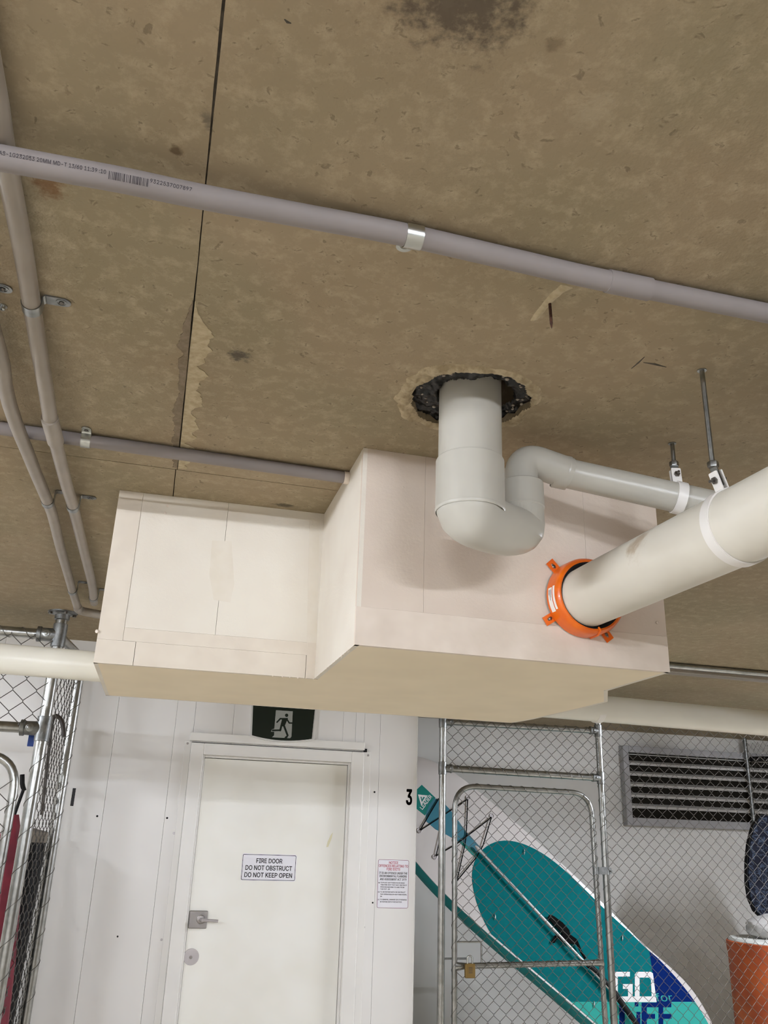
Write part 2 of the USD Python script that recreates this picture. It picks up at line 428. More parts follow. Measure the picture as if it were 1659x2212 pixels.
JX, JY = -0.0275, 2.548
panels = [
    Polygon([(-6, -7), (JX - 0.0035, -7)] + jag((JX - 0.0026, -0.5), (JX - 0.0011, JY - 0.0018), 0.0018, 1, 160) + [(-6, JY - 0.03)]),
    Polygon([(10, JY + 0.05)] + [(JX + 0.0016, JY - 0.0018)] + jag((JX + 0.0011, JY - 0.0018), (JX + 0.0026, -0.5), 0.0016, 2, 160)[1:] + [(JX + 0.0035, -7), (10, -7)]).difference(hole),
    Polygon([(-6, JY - 0.027)] + jag((-2, JY - 0.010), (JX - 0.006, JY + 0.0018), 0.0016, 3) + [(JX - 0.010, 4.16), (-6, 4.19)]),
    Polygon([(JX - 0.0035, JY + 0.0018)] + [(10, JY + 0.053), (10, 4.70), (JX - 0.0065, 4.66)]),
    Polygon([(-6, 4.193), (JX - 0.010, 4.163), (JX - 0.010, 9), (-6, 9)]),
    Polygon([(JX - 0.0065, 4.6625), (10, 4.7025), (10, 9), (JX - 0.0065, 9)]),
]
for pg in panels:
    for part, mt in ((pg.buffer(0).intersection(sbox(-20, -20, 20, 0.30)), 'ceiling_far'), (pg.buffer(0).intersection(sbox(-20, 0.3002, 20, 20)), 'ceiling')):
        if part.area > 0.001:
            obj('concrete_panel', extr(part, 0.14, (0, 0, ZC), (1, 0, 0), (0, 1, 0)), mt, ceil, smooth=False)
obj('joint_filler', cat(bx(JX - 0.012, -7, ZC + 0.004, JX + 0.012, 1.35, ZC + 0.03), bx(JX - 0.012, 1.35, ZC + 0.010, JX + 0.012, JY, ZC + 0.03)), 'filler', ceil, smooth=False)
# efflorescence along the long joint
for side, w0, seed, m_, mat_ in ((1, 0.030, 11, 1.0, 'effl'), (-1, 0.016, 12, 1.0, 'effl_grey')):
    y = np.linspace(1.60, 2.53, 160)
    env = np.clip((y - 1.60) / 0.12, 0, 1) * np.clip((2.56 - y) / 0.05, 0.25, 1)
    wv = np.maximum(0.002, w0 * env * (0.15 + 1.9 * meshkit.fbm(np.stack([y * 24, y * 0 + seed, y * 0], 1), 5, seed)) + (0.008 * np.exp(-((y - 1.76) / 0.09) ** 2) if side > 0 else 0))
    xi = JX + side * 0.0020
    pg = Polygon([(xi, a) for a in y] + [(xi + side * w, a) for w, a in zip(wv[::-1], y[::-1])]).buffer(0)
    obj('lime_crust', extr(pg, 0.0018, (0, 0, ZC - 0.0017), (1, 0, 0), (0, 1, 0)), mat_, ceil, smooth=False, label='pale lime crust along the joint' if side > 0 else 'grey lime crust along the joint')
# ragged mortar around the penetration
def lumpy(poly, zt, amp, step, seed, freq, zbase, edge=0.012):
    """displaced sheet over a polygon, hanging below zbase"""
    x0, y0, x1, y1 = poly.bounds
    xs, ys = np.arange(x0, x1 + step, step), np.arange(y0, y1 + step, step)
    gx, gy = np.meshgrid(xs, ys, indexing='ij')
    P = np.stack([gx.ravel(), gy.ravel()], 1)
    sp = shapely.points(P)
    ins = shapely.contains(poly.buffer(step * 0.6), sp); d = shapely.distance(poly.boundary, sp); d = np.where(shapely.contains(poly, sp), d, 0)
    h = np.clip(d / edge, 0, 1) * (zt + amp * (meshkit.fbm(np.c_[P * freq, np.zeros(len(P))], 4, seed) - 0.5))
    V = np.c_[P, zbase - h]; n1 = len(ys); F = []
    ok = ins.reshape(gx.shape)
    q = ok[:-1, :-1] & ok[1:, :-1] & ok[1:, 1:] & ok[:-1, 1:]
    i, j = np.nonzero(q); a = i * n1 + j; b = a + n1; c = b + 1; e = a + 1
    return V, np.vstack([np.stack([a, c, b], 1), np.stack([a, e, c], 1)])


rim = wobble_ring(HX - 0.018, HY + 0.0, 0.185, 0.030, 120, 21, 2.5).difference(hole.buffer(-0.003))
obj('mortar_rim', lumpy(rim, 0.007, 0.020, 0.004, 5, 55, ZC + 0.001), 'mortar', ceil, smooth=60, label='ragged mortar rim round the pipe hole')
lin_out, lin_in = hole.buffer(0.02), wobble_ring(HX + 0.012, HY + 0.004, 0.098, 0.008, 60, 8, 3)
obj('hole_lining', lumpy(lin_out.difference(lin_in), 0.010, 0.03, 0.004, 9, 45, ZC + 0.030, 0.004), 'bitumen', ceil, smooth=60, label='black rubbly lining inside the pipe hole')
st = []
for k in range(26):
    a = rng.uniform(0, 2 * math.pi); rr = rng.uniform(0.112, 0.143); s = rng.uniform(0.0025, 0.006)
    b = trimesh.creation.icosphere(1, s); b.apply_scale([1, rng.uniform(0.6, 1.2), 0.7]); b.apply_translation([HX + rr * math.cos(a), HY + rr * math.sin(a), ZC + 0.016])
    st.append((b.vertices, b.faces))
obj('aggregate', cat(*st), 'stone', ceil, label='pale stones in the black lining', kind='stuff')
for q in ([(1364, 796), (1378, 783), (1392, 771), (1380, 784)], [(1390, 783), (1415, 785), (1439, 793), (1413, 788)], [(615, 42), (628, 50), (620, 49)]):
    pg = Polygon([tuple(pt(u, v, z=ZC)[:2]) for u, v in q]).buffer(0.0008)
    obj('scratch', extr(pg, 0.0006, (0, 0, ZC - 0.0004), (1, 0, 0), (0, 1, 0)), 'filler', ceil, smooth=False, label='short dark scratch on the concrete')
# spalled patch by the nail
sp_ = [pt(u, v, z=ZC)[:2] for u, v in [(1212, 616), (1235, 622), (1214, 632), (1196, 648), (1178, 668), (1160, 690), (1148, 692), (1158, 676), (1174, 656), (1190, 636)]]
obj('lime_crust', lumpy(Polygon(sp_).buffer(0.004), 0.005, 0.008, 0.003, 6, 60, ZC + 0.001, 0.008), 'effl', ceil, smooth=60, label='spalled concrete lip beside the rusty nail')

# ---------------------------------------------------------------- door wall of white sandwich panels
wb = thing('wall_back', 'white panelled wall with the fire door', 'wall', kind='structure'); wb.ClearCustomDataByKey('category')
DX0, DX1, DZ1 = 0.232, 1.300, 2.112      # rough opening
XE = 1.654
edges = [-6.0, -1.955, -1.609, -1.263, -0.917, -0.571, -0.225, 0.121, DX0]
G = 0.0011
for a, b in zip(edges, edges[1:]):
    obj('wall_panel', bx(a + G / 2, YW, 0, b - G / 2, YW + 0.08, ZC, 0.0012), 'wall', wb, smooth=False)
for a, b in ((DX0, 0.467), (0.467, 0.813), (0.813, 1.160), (1.160, 1.243), (1.243, DX1)):
    obj('wall_panel', bx(a + G / 2, YW, DZ1, b - G / 2, YW + 0.08, ZC, 0.0012), 'wall', wb, smooth=False)
for a, b in ((DX1, 1.405), (1.405, XE)):
    obj('wall_panel', bx(a + G / 2, YW, 0, b - G / 2, YW + 0.08, ZC, 0.0012), 'wall', wb, smooth=False)
obj('joint_backing', bx(-6, YW + 0.03, 0, DX0, YW + 0.07, ZC), 'dark', wb, smooth=False)
obj('corner_trim', bx(XE - 0.002, YW - 0.002, 0, XE + 0.004, YW + 0.085, ZC, 0.001), 'frame', wb)
for k, (u, v, r) in enumerate([(210, 1763, 2.2), (361, 1767, 2.2), (254, 2023, 1.8), (376, 1800, 3.0), (349, 2030, 2.6), (809, 1711, 2.2), (786, 2003, 2.6), (805, 1950, 1.8)]):
    c = pt(u, v, y=YW); obj('screw_head', disc(c + [0, 0.001, 0], (0, -1, 0), r * 0.0027, 0.002, 12), 'dark' if r < 2.5 else 'steel_lt', wb)
obj('wall_return', bx(0.9, YW + 0.08, 0, 0.98, YS, ZC), 'store', wb, smooth=False)

# ---------------------------------------------------------------- fire door
door = thing('door_1', 'white steel fire door in a white pressed metal frame', 'door', (0.76, YW, 0), kind='structure'); door.ClearCustomDataByKey('category')
ZH = DZ1
obj('door_frame', cat(bx(0.228, YW - 0.018, 0, 0.305, YW + 0.075, 2.107, 0.003), bx(1.222, YW - 0.018, 0, 1.302, YW + 0.075, 2.107, 0.003), bx(0.305, YW - 0.018, 2.040, 1.222, YW + 0.075, 2.107, 0.003)), 'frame', door)
obj('door_stop', cat(bx(0.305, YW + 0.008, 0, 0.317, YW + 0.07, 2.040, 0.002), bx(1.208, YW + 0.008, 0, 1.222, YW + 0.07, 2.040, 0.002), bx(0.317, YW + 0.008, 2.026, 1.208, YW + 0.07, 2.040, 0.002)), 'frame', door)
leaf = obj('door_leaf', bx(0.319, YW + 0.024, 0.006, 1.206, YW + 0.066, 2.023, 0.002), 'door', door)
obj('flashing', bx(0.190, YW - 0.006, 0, 0.227, YW, 2.113, 0.001), 'frame', door)
obj('flashing', bx(1.304, YW - 0.006, 0, 1.347, YW, 2.113, 0.001), 'frame', door)
obj('flashing', bx(0.216, YW - 0.022, 2.118, 1.303, YW, 2.166, 0.002), 'frame', door)
for c in ((0.206, 2.10), (1.330, 2.09)):
    obj('screw_head', disc((c[0], YW - 0.0055, c[1]), (0, -1, 0), 0.007, 0.0015, 12), 'steel_lt', door)
obj('corner_gap', bx(1.300, YW - 0.020, 2.108, 1.318, YW - 0.001, 2.128), 'dark', door, label='black gap at the frame corner')
h0 = pt(423, 1986, y=YW + 0.024)
hz = h0[2]; yl = YW + 0.024
plate = obj('lock_plate', bx(0.322, yl - 0.014, hz - 0.046, 0.424, yl, hz + 0.046, 0.003), 'steel_brush', door, label='satin steel lock plate')
obj('rose', lathe([(1e-5, 0), (0.024, 0), (0.024, 0.010), (0.018, 0.013), (1e-5, 0.013)], (0.388, yl - 0.014, hz + 0.002), (0, -1, 0), 28), 'steel_brush', plate)
obj('lever_handle', tube(bent([(0.388, yl - 0.02, hz + 0.002), (0.388, yl - 0.062, hz + 0.002), (0.482, yl - 0.060, hz - 0.002)], 0.016, 8), np.r_[np.full(6, 0.0095), np.linspace(0.0115, 0.0075, 5)], 14), 'steel_lt', plate, label='tapered satin steel lever')
b0 = pt(413, 2067, y=yl)
dl = obj('escutcheon', lathe([(1e-5, 0), (0.043, 0), (0.042, 0.003), (1e-5, 0.0035)], (b0[0], yl, b0[2]), (0, -1, 0), 40), 'steel_lt', door, label='round blank steel lock cover')
obj('screw_head', disc((b0[0] - 0.002, yl - 0.0035, b0[2] - 0.002), (0, -1, 0), 0.009, 0.001, 14), 'steel_brush', dl)
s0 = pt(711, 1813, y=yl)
obj('yellow_mark', extr(Polygon([(0, 0), (0.012, 0.002), (0.03, 0.05), (0.036, 0.085), (0.024, 0.07), (0.006, 0.03)]), 0.0006, (s0[0] - 0.015, yl, s0[2] - 0.045)), mat('yellow_mark', lin(226, 219, 184), 0.5), door, label='pale yellow mark on the door')  # thin pale yellow shape laid on the leaf

# ================================================================= BULKHEAD BOX
BZ = 2.092
plan = [(-0.207, 2.790), (0.487, 2.778), (0.489, 2.200), (1.437, 2.205), (1.438, 2.574), (1.556, 2.790), (1.550, 3.000), (1.522, 3.360), (1.493, 3.517), (-0.197, 3.517)]
bh = thing('bulkhead_box', 'cream plasterboard bulkhead box stepped under the concrete ceiling', 'bulkhead', (0.6, 2.8, BZ))


def face(name, a, b, mat_, label=None, z0=BZ, z1=ZC - 0.0005, t=0.013, out=0.0, par=bh):
    a, b = np.array(a), np.array(b); d = (b - a) / np.linalg.norm(b - a); n = np.array([d[1], -d[0]])   # outward (plan runs counter-clockwise)
    q = np.array([a + n * out, b + n * out, b - n * t, a - n * t])
    return obj(name, extr(Polygon(q), z1 - z0, (0, 0, z0), (1, 0, 0), (0, 1, 0)), mat_, par, smooth=False, label=label)


LF = np.array(plan[:2]); RF = np.array(plan[2:4])
def lerp(P, t): return P[0] + (P[1] - P[0]) * t
face('front_panel', lerp(LF, 0.112), lerp(LF, 0.52), 'plaster_left', z0=BZ + 0.118)
face('front_panel', lerp(LF, 0.5215), lerp(LF, 1.0), 'plaster_left', z0=BZ + 0.118)
face('edge_strip', LF[0], lerp(LF, 0.1112), 'plaster_strip_l', 'skimmed edge strip', z0=BZ + 0.075, out=0.0016)
face('edge_strip', LF[0], lerp(LF, 0.17), 'plaster_strip_l', z0=BZ, z1=BZ + 0.0745, out=0.0018)
face('edge_strip', lerp(LF, 0.112), lerp(LF, 0.96), 'plaster_strip_l', z0=BZ + 0.0755, z1=BZ + 0.1175, out=0.0008)
face('edge_strip', lerp(LF, 0.172), lerp(LF, 0.955), 'plaster_strip_l', z0=BZ, z1=BZ + 0.075, out=0.0010)
face('edge_strip', lerp(LF, 0.957), LF[1], 'plaster_strip_l', z0=BZ, z1=BZ + 0.118, out=0.0014)
face('step_panel', plan[1], plan[2], 'plaster_left', 'bright return face of the step')
RS = [0.0, 0.200, 0.735, 1.0]
for a, b in zip(RS, RS[1:]):
    face('front_panel', lerp(RF, a + (0.0003 if a else 0)), lerp(RF, b - (0.0003 if b < 1 else 0)), 'plaster_pink', z0=BZ + 0.106)
face('edge_strip', RF[0], RF[1], 'plaster_strip', 'skimmed strip along the lower edge', z0=BZ, z1=BZ + 0.1055, out=0.0012)
for i in range(3, len(plan)):
    face('side_panel', plan[i], plan[(i + 1) % len(plan)], 'plaster_left')
obj('soffit_panel', extr(Polygon(plan).buffer(-0.0130, join_style=2), 0.013, (0, 0, BZ + 0.0002), (1, 0, 0), (0, 1, 0)), 'plaster_bottom', bh, smooth=False)
pp = [(810, 1137, 2.2), (805, 1280, 2.2), (871, 1053, 2.2), (1420, 1345, 2.2), (800, 1050, 2.2)]
for u, v, yy in pp:
    obj('screw_head', disc(pt(u, v, y=2.2025), (0, -1, 0), 0.0045, 0.0012, 14, 0.001), 'plaster_pink', bh)
for u, v in ((362, 1093), (357, 1108), (505, 1109), (649, 1127)):
    obj('screw_head', disc(pt(u, v, y=2.787), (0, -1, 0), 0.0045, 0.0008, 14, 0.0006), 'plaster_strip', bh)
fr = []
for t in np.r_[rng.uniform(0.05, 0.95, 16)]:
    p = np.array(plan[1]) + (np.array(plan[2]) - np.array(plan[1])) * t; s = rng.uniform(0.003, 0.009)
    fr.append(extr(Polygon([(0, 0), (s, 0.001), (s * rng.uniform(0.2, 0.8), -s * rng.uniform(0.6, 1.3))]), 0.0008, (p[0] - 0.001, p[1], BZ + 0.001), (0, 1, 0), (0, 0, 1)))
for t in rng.uniform(0.1, 1, 12):
    p = lerp(LF, 0.75 + 0.25 * t); s = rng.uniform(0.002, 0.006)
    fr.append(extr(Polygon([(0, 0), (s, 0), (s * 0.5, -s)]), 0.0008, (p[0], p[1], BZ + 0.001)))
obj('torn_paper', cat(*fr), 'plaster_strip', bh, smooth=False, kind='stuff', label='torn paper fringe on the lower edge')
for q in ([(458, 1168), (500, 1170), (506, 1262), (497, 1302), (462, 1296), (452, 1240)], [(668, 1122), (690, 1124), (681, 1440), (661, 1437)]):
    pg = Polygon([(p[0], p[2]) for p in (pt(u, v, y=2.786) for u, v in q)])
    obj('skim_patch', extr(pg, 0.0005, (0, 2.7900 - 0.0173 * (pg.centroid.x + 0.207) - 0.0003, 0)), 'skim_yellow', bh, smooth=False, label='faint yellowish skim patch')
obj('putty_lump', disc(pt(210, 1364, y=2.787), (-0.3, -1, 0), 0.006, 0.003, 9, 0.002), 'plaster_strip', bh)

# ================================================================= DRAIN TRAP
MX, MY = 0.684, 1.842
mz = ZC - 1.05
def zz(z): return z + 1.62
tr = thing('drain_trap', 'white pipe trap dropping from the ceiling hole in front of the bulkhead', 'drain pipe', (MX, MY, zz(0.65)))
obj('drop_pipe', cyl((MX, MY, zz(0.86)), (MX + 0.002, MY, ZC + 0.12), 0.080, 48), 'pvc', tr, label='wide vertical pipe')
obj('socket', lathe([(0.080, 0.133), (0.0835, 0.132), (0.0855, 0.128), (0.0858, 0.004), (0.0868, 0.0), (0.0868, -0.004), (0.0845, -0.008)], (MX, MY, zz(0.752)), (0, 0, 1), 48), 'pvc', tr, label='socket collar')
RXp, RYp = 0.872, 1.955
dirp = np.array([RXp - MX, RYp - MY]); sp = np.linalg.norm(dirp); dirp /= sp
ts = np.linspace(0, math.pi, 15)
# the bend: half ellipse between the two legs, tapering from the wide leg to the riser
bp, br = [], []
for t in ts:
    s = (1 - math.cos(t)) / 2 * sp; zc_ = 0.752 + (0.775 - 0.752) * (t / math.pi) - 0.026 * math.sin(t) ** 0.9
    bp.append((MX + dirp[0] * s, MY + dirp[1] * s, zz(zc_))); br.append(0.0835 + (0.0585 - 0.0835) * (t / math.pi) ** 0.8)
bp = [(MX, MY, zz(0.770))] + bp + [(RXp, RYp, zz(0.832))]; br = [0.0835] + br + [0.0572]
obj('trap_bend', hullsweep(bp, br, 44), 'pvc', tr, smooth=40, label='tapering U bend')
obj('socket', lathe([(0.050, 0.068), (0.0565, 0.0675), (0.0585, 0.065), (0.0590, 0.003), (0.0600, 0.0), (0.0600, -0.004), (0.0575, -0.007)], (RXp, RYp, zz(0.826)), (0, 0, 1), 40), 'pvc', tr, label='riser socket')
A0 = pt(1228, 1023, y=1.955); A1 = pt(1440, 1070, y=1.890)
ad = (A1 - A0) / np.linalg.norm(A1 - A0)
E1 = A0 - ad * 0.0
top = A0 - ad * ((A0 - np.array([RXp, RYp, 0]))[0] / ad[0])
ep = bent([(RXp, RYp, zz(0.85)), (RXp, RYp, top[2]), A0], 0.078, 12)
obj('elbow', tube(ep, 0.0445, 36), 'pvc', tr, label='swept elbow')
obj('socket', lathe([(0.041, 0.0), (0.0462, 0.0), (0.0470, -0.003), (0.0470, -0.037), (0.0445, -0.041)], A0, ad, 36), 'pvc', tr, label='elbow socket')
obj('branch_pipe', tube([A0 - ad * 0.02, A0 + ad * 1.6], 0.0410, 36), 'pvc', tr, label='narrow outlet pipe')

# ================================================================= BIG DRAIN PIPE, COLLAR, HANGERS
B0, B1 = np.array([1.150, 2.215, zz(0.656)]), np.array([1.195, 1.52, zz(0.664)])
bd = (B1 - B0) / np.linalg.norm(B1 - B0)
bp_ = thing('drain_pipe', 'large white drain pipe rising towards the viewer from the orange collar', 'drain pipe', B0)
obj('pipe', tube([B0 - bd * 0.05, B0 + bd * 2.2], 0.0855, 64), 'pvc_big', bp_)
col = thing('fire_collar', 'orange steel fire collar screwed to the bulkhead around the large pipe', 'fire collar', (1.160, 2.2, zz(0.662)))
CC = np.array([1.160, 2.2, zz(0.662)]); NA = np.array([0.05, -1.0, -0.01]); NA /= np.linalg.norm(NA)
prof = [(0.112, 0.0), (0.1135, 0.004), (0.1125, 0.045), (0.109, 0.056), (0.103, 0.062), (0.098, 0.061), (0.097, 0.0)]
obj('collar_ring', lathe(prof, CC, NA, 72), 'orange', col)
obj('intumescent_strip', lathe([(0.098, 0.058), (0.0965, 0.0585), (0.0875, 0.050), (0.0870, 0.0)], CC, NA, 64), 'rubber', col, label='black seal inside the collar')
U_, V_ = np.array([1.0, 0, 0]), np.array([0, 0, 1.0])
for k, (u, v) in enumerate([(1193, 1222), (1187, 1337), (1302, 1362), (1378, 1240)]):
    tip = pt(u, v, y=2.2); d = tip - CC; d[1] = 0; L_ = np.linalg.norm(d); d /= L_; s = np.cross(d, (0, 1, 0))
    a, w = 0.098, 0.0135
    L2 = min(max(L_ + 0.016, 0.142), 0.150)
    q = Polygon([(a, -w), (L2, -w), (L2, w), (a, w)]).difference(LineString([(L2 - 0.024, 0), (L2 - 0.014, 0)]).buffer(0.004))
    tb = obj('mounting_tab', extr(q, 0.0022, CC + [0, -0.0022, 0] if True else CC, d, s), 'orange', col, smooth=False)
    obj('screw', disc(CC + d * (L2 - 0.020) + [0, -0.0022, 0], (0, -1, 0), 0.0055, 0.0022, 14, 0.001), 'bolt', tb)
jd = np.array([0.20, 0, -1.0]); jd /= np.linalg.norm(jd)
obj('joint_clip', cat(tube([CC + jd * 0.114 + NA * 0.004, CC + jd * 0.1135 + NA * 0.045, CC + jd * 0.104 + NA * 0.064, CC + jd * 0.094 + NA * 0.056], 0.0035, 8), ), 'orange', col, label='folded seam clip under the collar')
def on_collar(a0, a1, h0, h1, r=0.1140, n=14):
    a = np.linspace(a0, a1, n); V = []
    u_, v_ = U_ - NA * (U_ @ NA), V_ - NA * (V_ @ NA)
    for t in a:
        for h in (h0, h1):
            V.append(CC + NA * h + (r - (0.0005 if h < 0.04 else 0.0012)) * (math.cos(t) * u_ + math.sin(t) * v_))
    F = []
    for i in range(n - 1):
        F += [(2 * i, 2 * i + 1, 2 * i + 3), (2 * i, 2 * i + 3, 2 * i + 2)]
    return np.array(V), np.array(F)
lb = obj('sticker', on_collar(math.radians(171), math.radians(207), 0.012, 0.033), 'label', col, label='white printed sticker')
obj('sticker', on_collar(math.radians(170), math.radians(205), 0.037, 0.047), 'label', col, label='narrow white sticker')
for h, a0, a1 in ((0.016, 174, 182), (0.022, 174, 190), (0.027, 174, 186)):
    obj('print_line', on_collar(math.radians(a0), math.radians(a1), h, h + 0.0018, 0.1146), 'ink', lb)


def hanger(name, label, C, axis, r, w, top_px, rod_r, mat_strap='pvc_white', rod_x=None):
    """strap ring round a pipe, two ears, bolt, clevis nut and rod up to the ceiling"""
    axis = np.asarray(axis) / np.linalg.norm(axis)
    R = pt(*top_px, z=ZC)
    t = thing(name, label, 'pipe hanger', C)
    obj('strap', ring(C, axis, r + 0.0004, r + 0.0042, w, 64), mat_strap, t)
    hv = np.array([R[0] - C[0], R[1] - C[1], 0.0]); hv -= axis * (hv @ axis); hh = np.linalg.norm(hv); sn = min(0.8, hh / (r + 0.062))
    up = hv / max(hh, 1e-9) * sn + np.array([0, 0, math.sqrt(1 - sn * sn)]); sd = np.cross(axis, up); sd /= np.linalg.norm(sd); axis_e = np.cross(up, sd)
    ex = np.array([R[0], R[1], C[2]]) - C
    base = C + up * (r + 0.002)
    for s in (-1, 1):
        e = obj('strap_ear', extr(rrect(-w / 2, -0.006, w / 2, 0.046, 0.003), 0.003, base + sd * (s * 0.0075) - sd * 0.0015, axis_e, up), mat_strap, t)
    bc = base + up * 0.026
    hs = -1 if sd[1] > 0 or abs(sd[1]) < 0.5 and sd[0] > 0 else 1
    obj('bolt', cat(cyl(bc - sd * 0.022, bc + sd * 0.026, 0.0035, 10), hexnut(bc + sd * 0.009, sd, 0.0085, 0.006), disc(bc - sd * 0.009, -sd, 0.0105, 0.003, 16, 0.003)), 'bolt', t)
    tz = base[2] + 0.075
    top = np.array([R[0], R[1], tz]) if np.linalg.norm((R - base)[:2]) < 0.03 else base + up * 0.075
    obj('clevis', cat(extr(rrect(-0.011, 0.010, 0.011, 0.066, 0.002), 0.0025, base - sd * 0.00125, axis_e, up), hexnut(base + up * 0.056, (0, 0, 1), 0.0125, 0.014)), 'galv', t, label='steel eye nut')
    ntp = base + up * 0.060
    obj('rod', tube([(ntp[0], ntp[1], ntp[2]), (R[0], R[1], ZC + 0.02)], rod_r, 14), 'galv', t, label='threaded steel rod')
    obj('flange', lathe([(1e-5, 0), (rod_r * 1.9, 0), (rod_r * 1.9, -0.0015), (1e-5, -0.0015)], (R[0], R[1], ZC), (0, 0, 1), 18), 'galv', t)
    return t


SB = B0 + bd * ((1.525 - B0[1]) / bd[1])
hanger('pipe_hanger', 'long rod hanger with white strap carrying the large drain pipe', SB, bd, 0.0855, 0.026, (1516, 800), 0.0058)
SA = A0 + ad * ((1.300 - A0[0]) / ad[0])
hanger('pipe_hanger', 'short rod hanger with white strap on the narrow outlet pipe', SA, ad, 0.0410, 0.026, (1452, 958), 0.0058)

# ================================================================= HORIZONTAL SEWER PIPE THROUGH THE BOX
P0, P1 = np.array([-2.6, 3.37, zz(0.588)]), np.array([5.5, 3.39, zz(0.512)])
pl = lambda x, z, y: (x, y, zz(z))
sw = thing('sewer_pipe', 'long white drain pipe passing level through the bulkhead', 'drain pipe', (0.6, 3.3, zz(0.54)))
obj('pipe', tube([(-3.5, 3.45, zz(0.600)), (-0.10, 3.355, zz(0.552))], 0.055, 40), 'pvc_sewer', sw)
obj('pipe', tube([(1.505, 3.290, zz(0.5295)), (5.8, 3.52, zz(0.512))], 0.055, 40), 'pvc_sewer', sw)
ca = pt(1290, 1540, y=3.31)
cx = ca[0]
obj('coupling_ring', ring((cx, 3.310, zz(0.5278)), (1, 0.05, -0.003), 0.0552, 0.0585, 0.028, 48), 'pvc_white', sw, label='white coupling ring')

# ================================================================= CONDUITS
c1 = thing('conduit', 'grey conduit with printed lettering and a barcode crossing the ceiling', 'conduit', (0.4, 1.2, zz(0.98)))
CL = np.array([pt(u, v, z=zz(q)) for u, v, q in [(0, 341, 0.984), (215, 380, 0.987), (430, 424, 0.999), (660, 467, 1.016), (892, 511, 1.0265), (1100, 559, 1.0285), (1312, 607, 1.0285), (1659, 677, 1.0285)]])
_s = (CL[1] - CL[0]) / (CL[1, 0] - CL[0, 0]); _e = np.array([1.0, 0.004, 0.0])
CL = np.vstack([CL[0] - _s * 1.6, CL, CL[-1] + _e * 1.8])
R1 = 0.0208
ka = pt(1312, 607, z=zz(1.0285)); kb = pt(1402, 626, z=zz(1.0285))
from scipy.interpolate import PchipInterpolator
_c1 = PchipInterpolator(CL[:, 0], CL)
def c1at(x): return _c1(x)
def c1path(a, b, n=120): return _c1(np.linspace(a, b, n))
dC = c1at(0.05) - c1at(-0.35); dC /= np.linalg.norm(dC)
pipe1 = obj('pipe', tube(c1path(-1.8, ka[0] + 0.03), R1, 36), 'conduit', c1)
obj('pipe', tube(c1path(ka[0] + 0.02, 2.9, 30), R1 * 0.955, 36), 'conduit', c1)
obj('coupling', tube(c1path(ka[0], kb[0], 8), R1 * 1.10, 36), 'conduit', c1)
def wrap_text(s, x0, width, height, roll, bold=False):
    m = meshkit.text_mesh(s, height, 0.0004, bold); v = m.vertices.copy()
    v[:, 0] = (v[:, 0] - v[:, 0].min()) / (np.ptp(v[:, 0])) * width
    return wrap_flat(v, x0, roll), m.faces
def wrap_flat(v, x0, roll):
    c = c1at(x0); nc = CAM - c; nc -= dC * (nc @ dC); nc /= np.linalg.norm(nc); upd = np.cross(nc, dC); upd = upd if upd[1] < 0 else -upd
    th = roll + v[:, 1] / R1
    rr = R1 + 0.0004 + v[:, 2]
    c = np.array([c1at(x0 + q * dC[0]) for q in v[:, 0]])
    return c + rr[:, None] * (np.cos(th)[:, None] * nc + np.sin(th)[:, None] * upd)
def xc(u, v): return pt(u, v, y=CL[2, 1])[0]
t0, t1, t2, t3 = xc(4, 330), xc(232, 372), xc(324, 392), xc(413, 410)
h_ = 0.0062
obj('print', wrap_text('AS-1G232053 20MM MD-T 13/60 11:39 :10', t0, t1 - t0, h_, 0.22), 'ink', pipe1, smooth=False, label='printed lettering')
obj('print', wrap_text('9322537007897', t2, t3 - t2, h_, 0.26), 'ink', pipe1, smooth=False, label='printed number')
bw = xc(320, 385) - xc(238, 370); bars = []; x = 0.0; k = 0
r2 = np.random.default_rng(5)
while x < bw:
    w = r2.choice([0.0006, 0.0009, 0.0013, 0.0018])
    if k % 2 == 0 and not (0.40 < x / bw < 0.44):
        vv = np.array([(x, y_, 0.0) for y_ in np.linspace(0, 0.0125, 5)] + [(x + w, y_, 0.0) for y_ in np.linspace(0, 0.0125, 5)])
        ff = np.array([q for i in range(4) for q in ((i, i + 5, i + 6), (i, i + 6, i + 1))]); bars.append((vv, ff))
    x += w; k += 1
bv, bf = cat(*bars)
obj('barcode', (wrap_flat(bv, xc(238, 370), -0.10), bf), 'ink', pipe1, smooth=False, label='printed barcode')

c2 = thing('conduit', 'lilac grey conduit along the ceiling ending at the bulkhead step', 'conduit', (0, 2.38, ZC - 0.02))
obj('pipe', tube([(-3.0, 2.335, ZC - 0.0205), (-0.4, 2.365, ZC - 0.0205), (0.478, 2.388, ZC - 0.0205)], 0.0185, 28), 'conduit', c2)
obj('bell_end', ring((0.482, 2.388, ZC - 0.0205), (1, 0.02, 0), 0.0186, 0.0200, 0.02, 28), 'plaster_strip', c2, label='plaster smear at the conduit end')
c3 = thing('conduit', 'grey conduit on the ceiling between the bulkhead and the storage cage', 'conduit', (3, 4.61, ZC - 0.02))
obj('pipe', tube([(1.5, 4.615, ZC - 0.0205), (6.5, 4.60, ZC - 0.0205)], 0.0185, 24), 'galv_pipe', c3)
c3b = thing('conduit', 'dull grey flat duct just behind the shiny far conduit', 'conduit', (3, 4.80, ZC - 0.02))
obj('duct', bx(1.5, 4.78, ZC - 0.022, 6.5, 4.87, ZC - 0.0002, 0.003), 'conduit_dk', c3b)

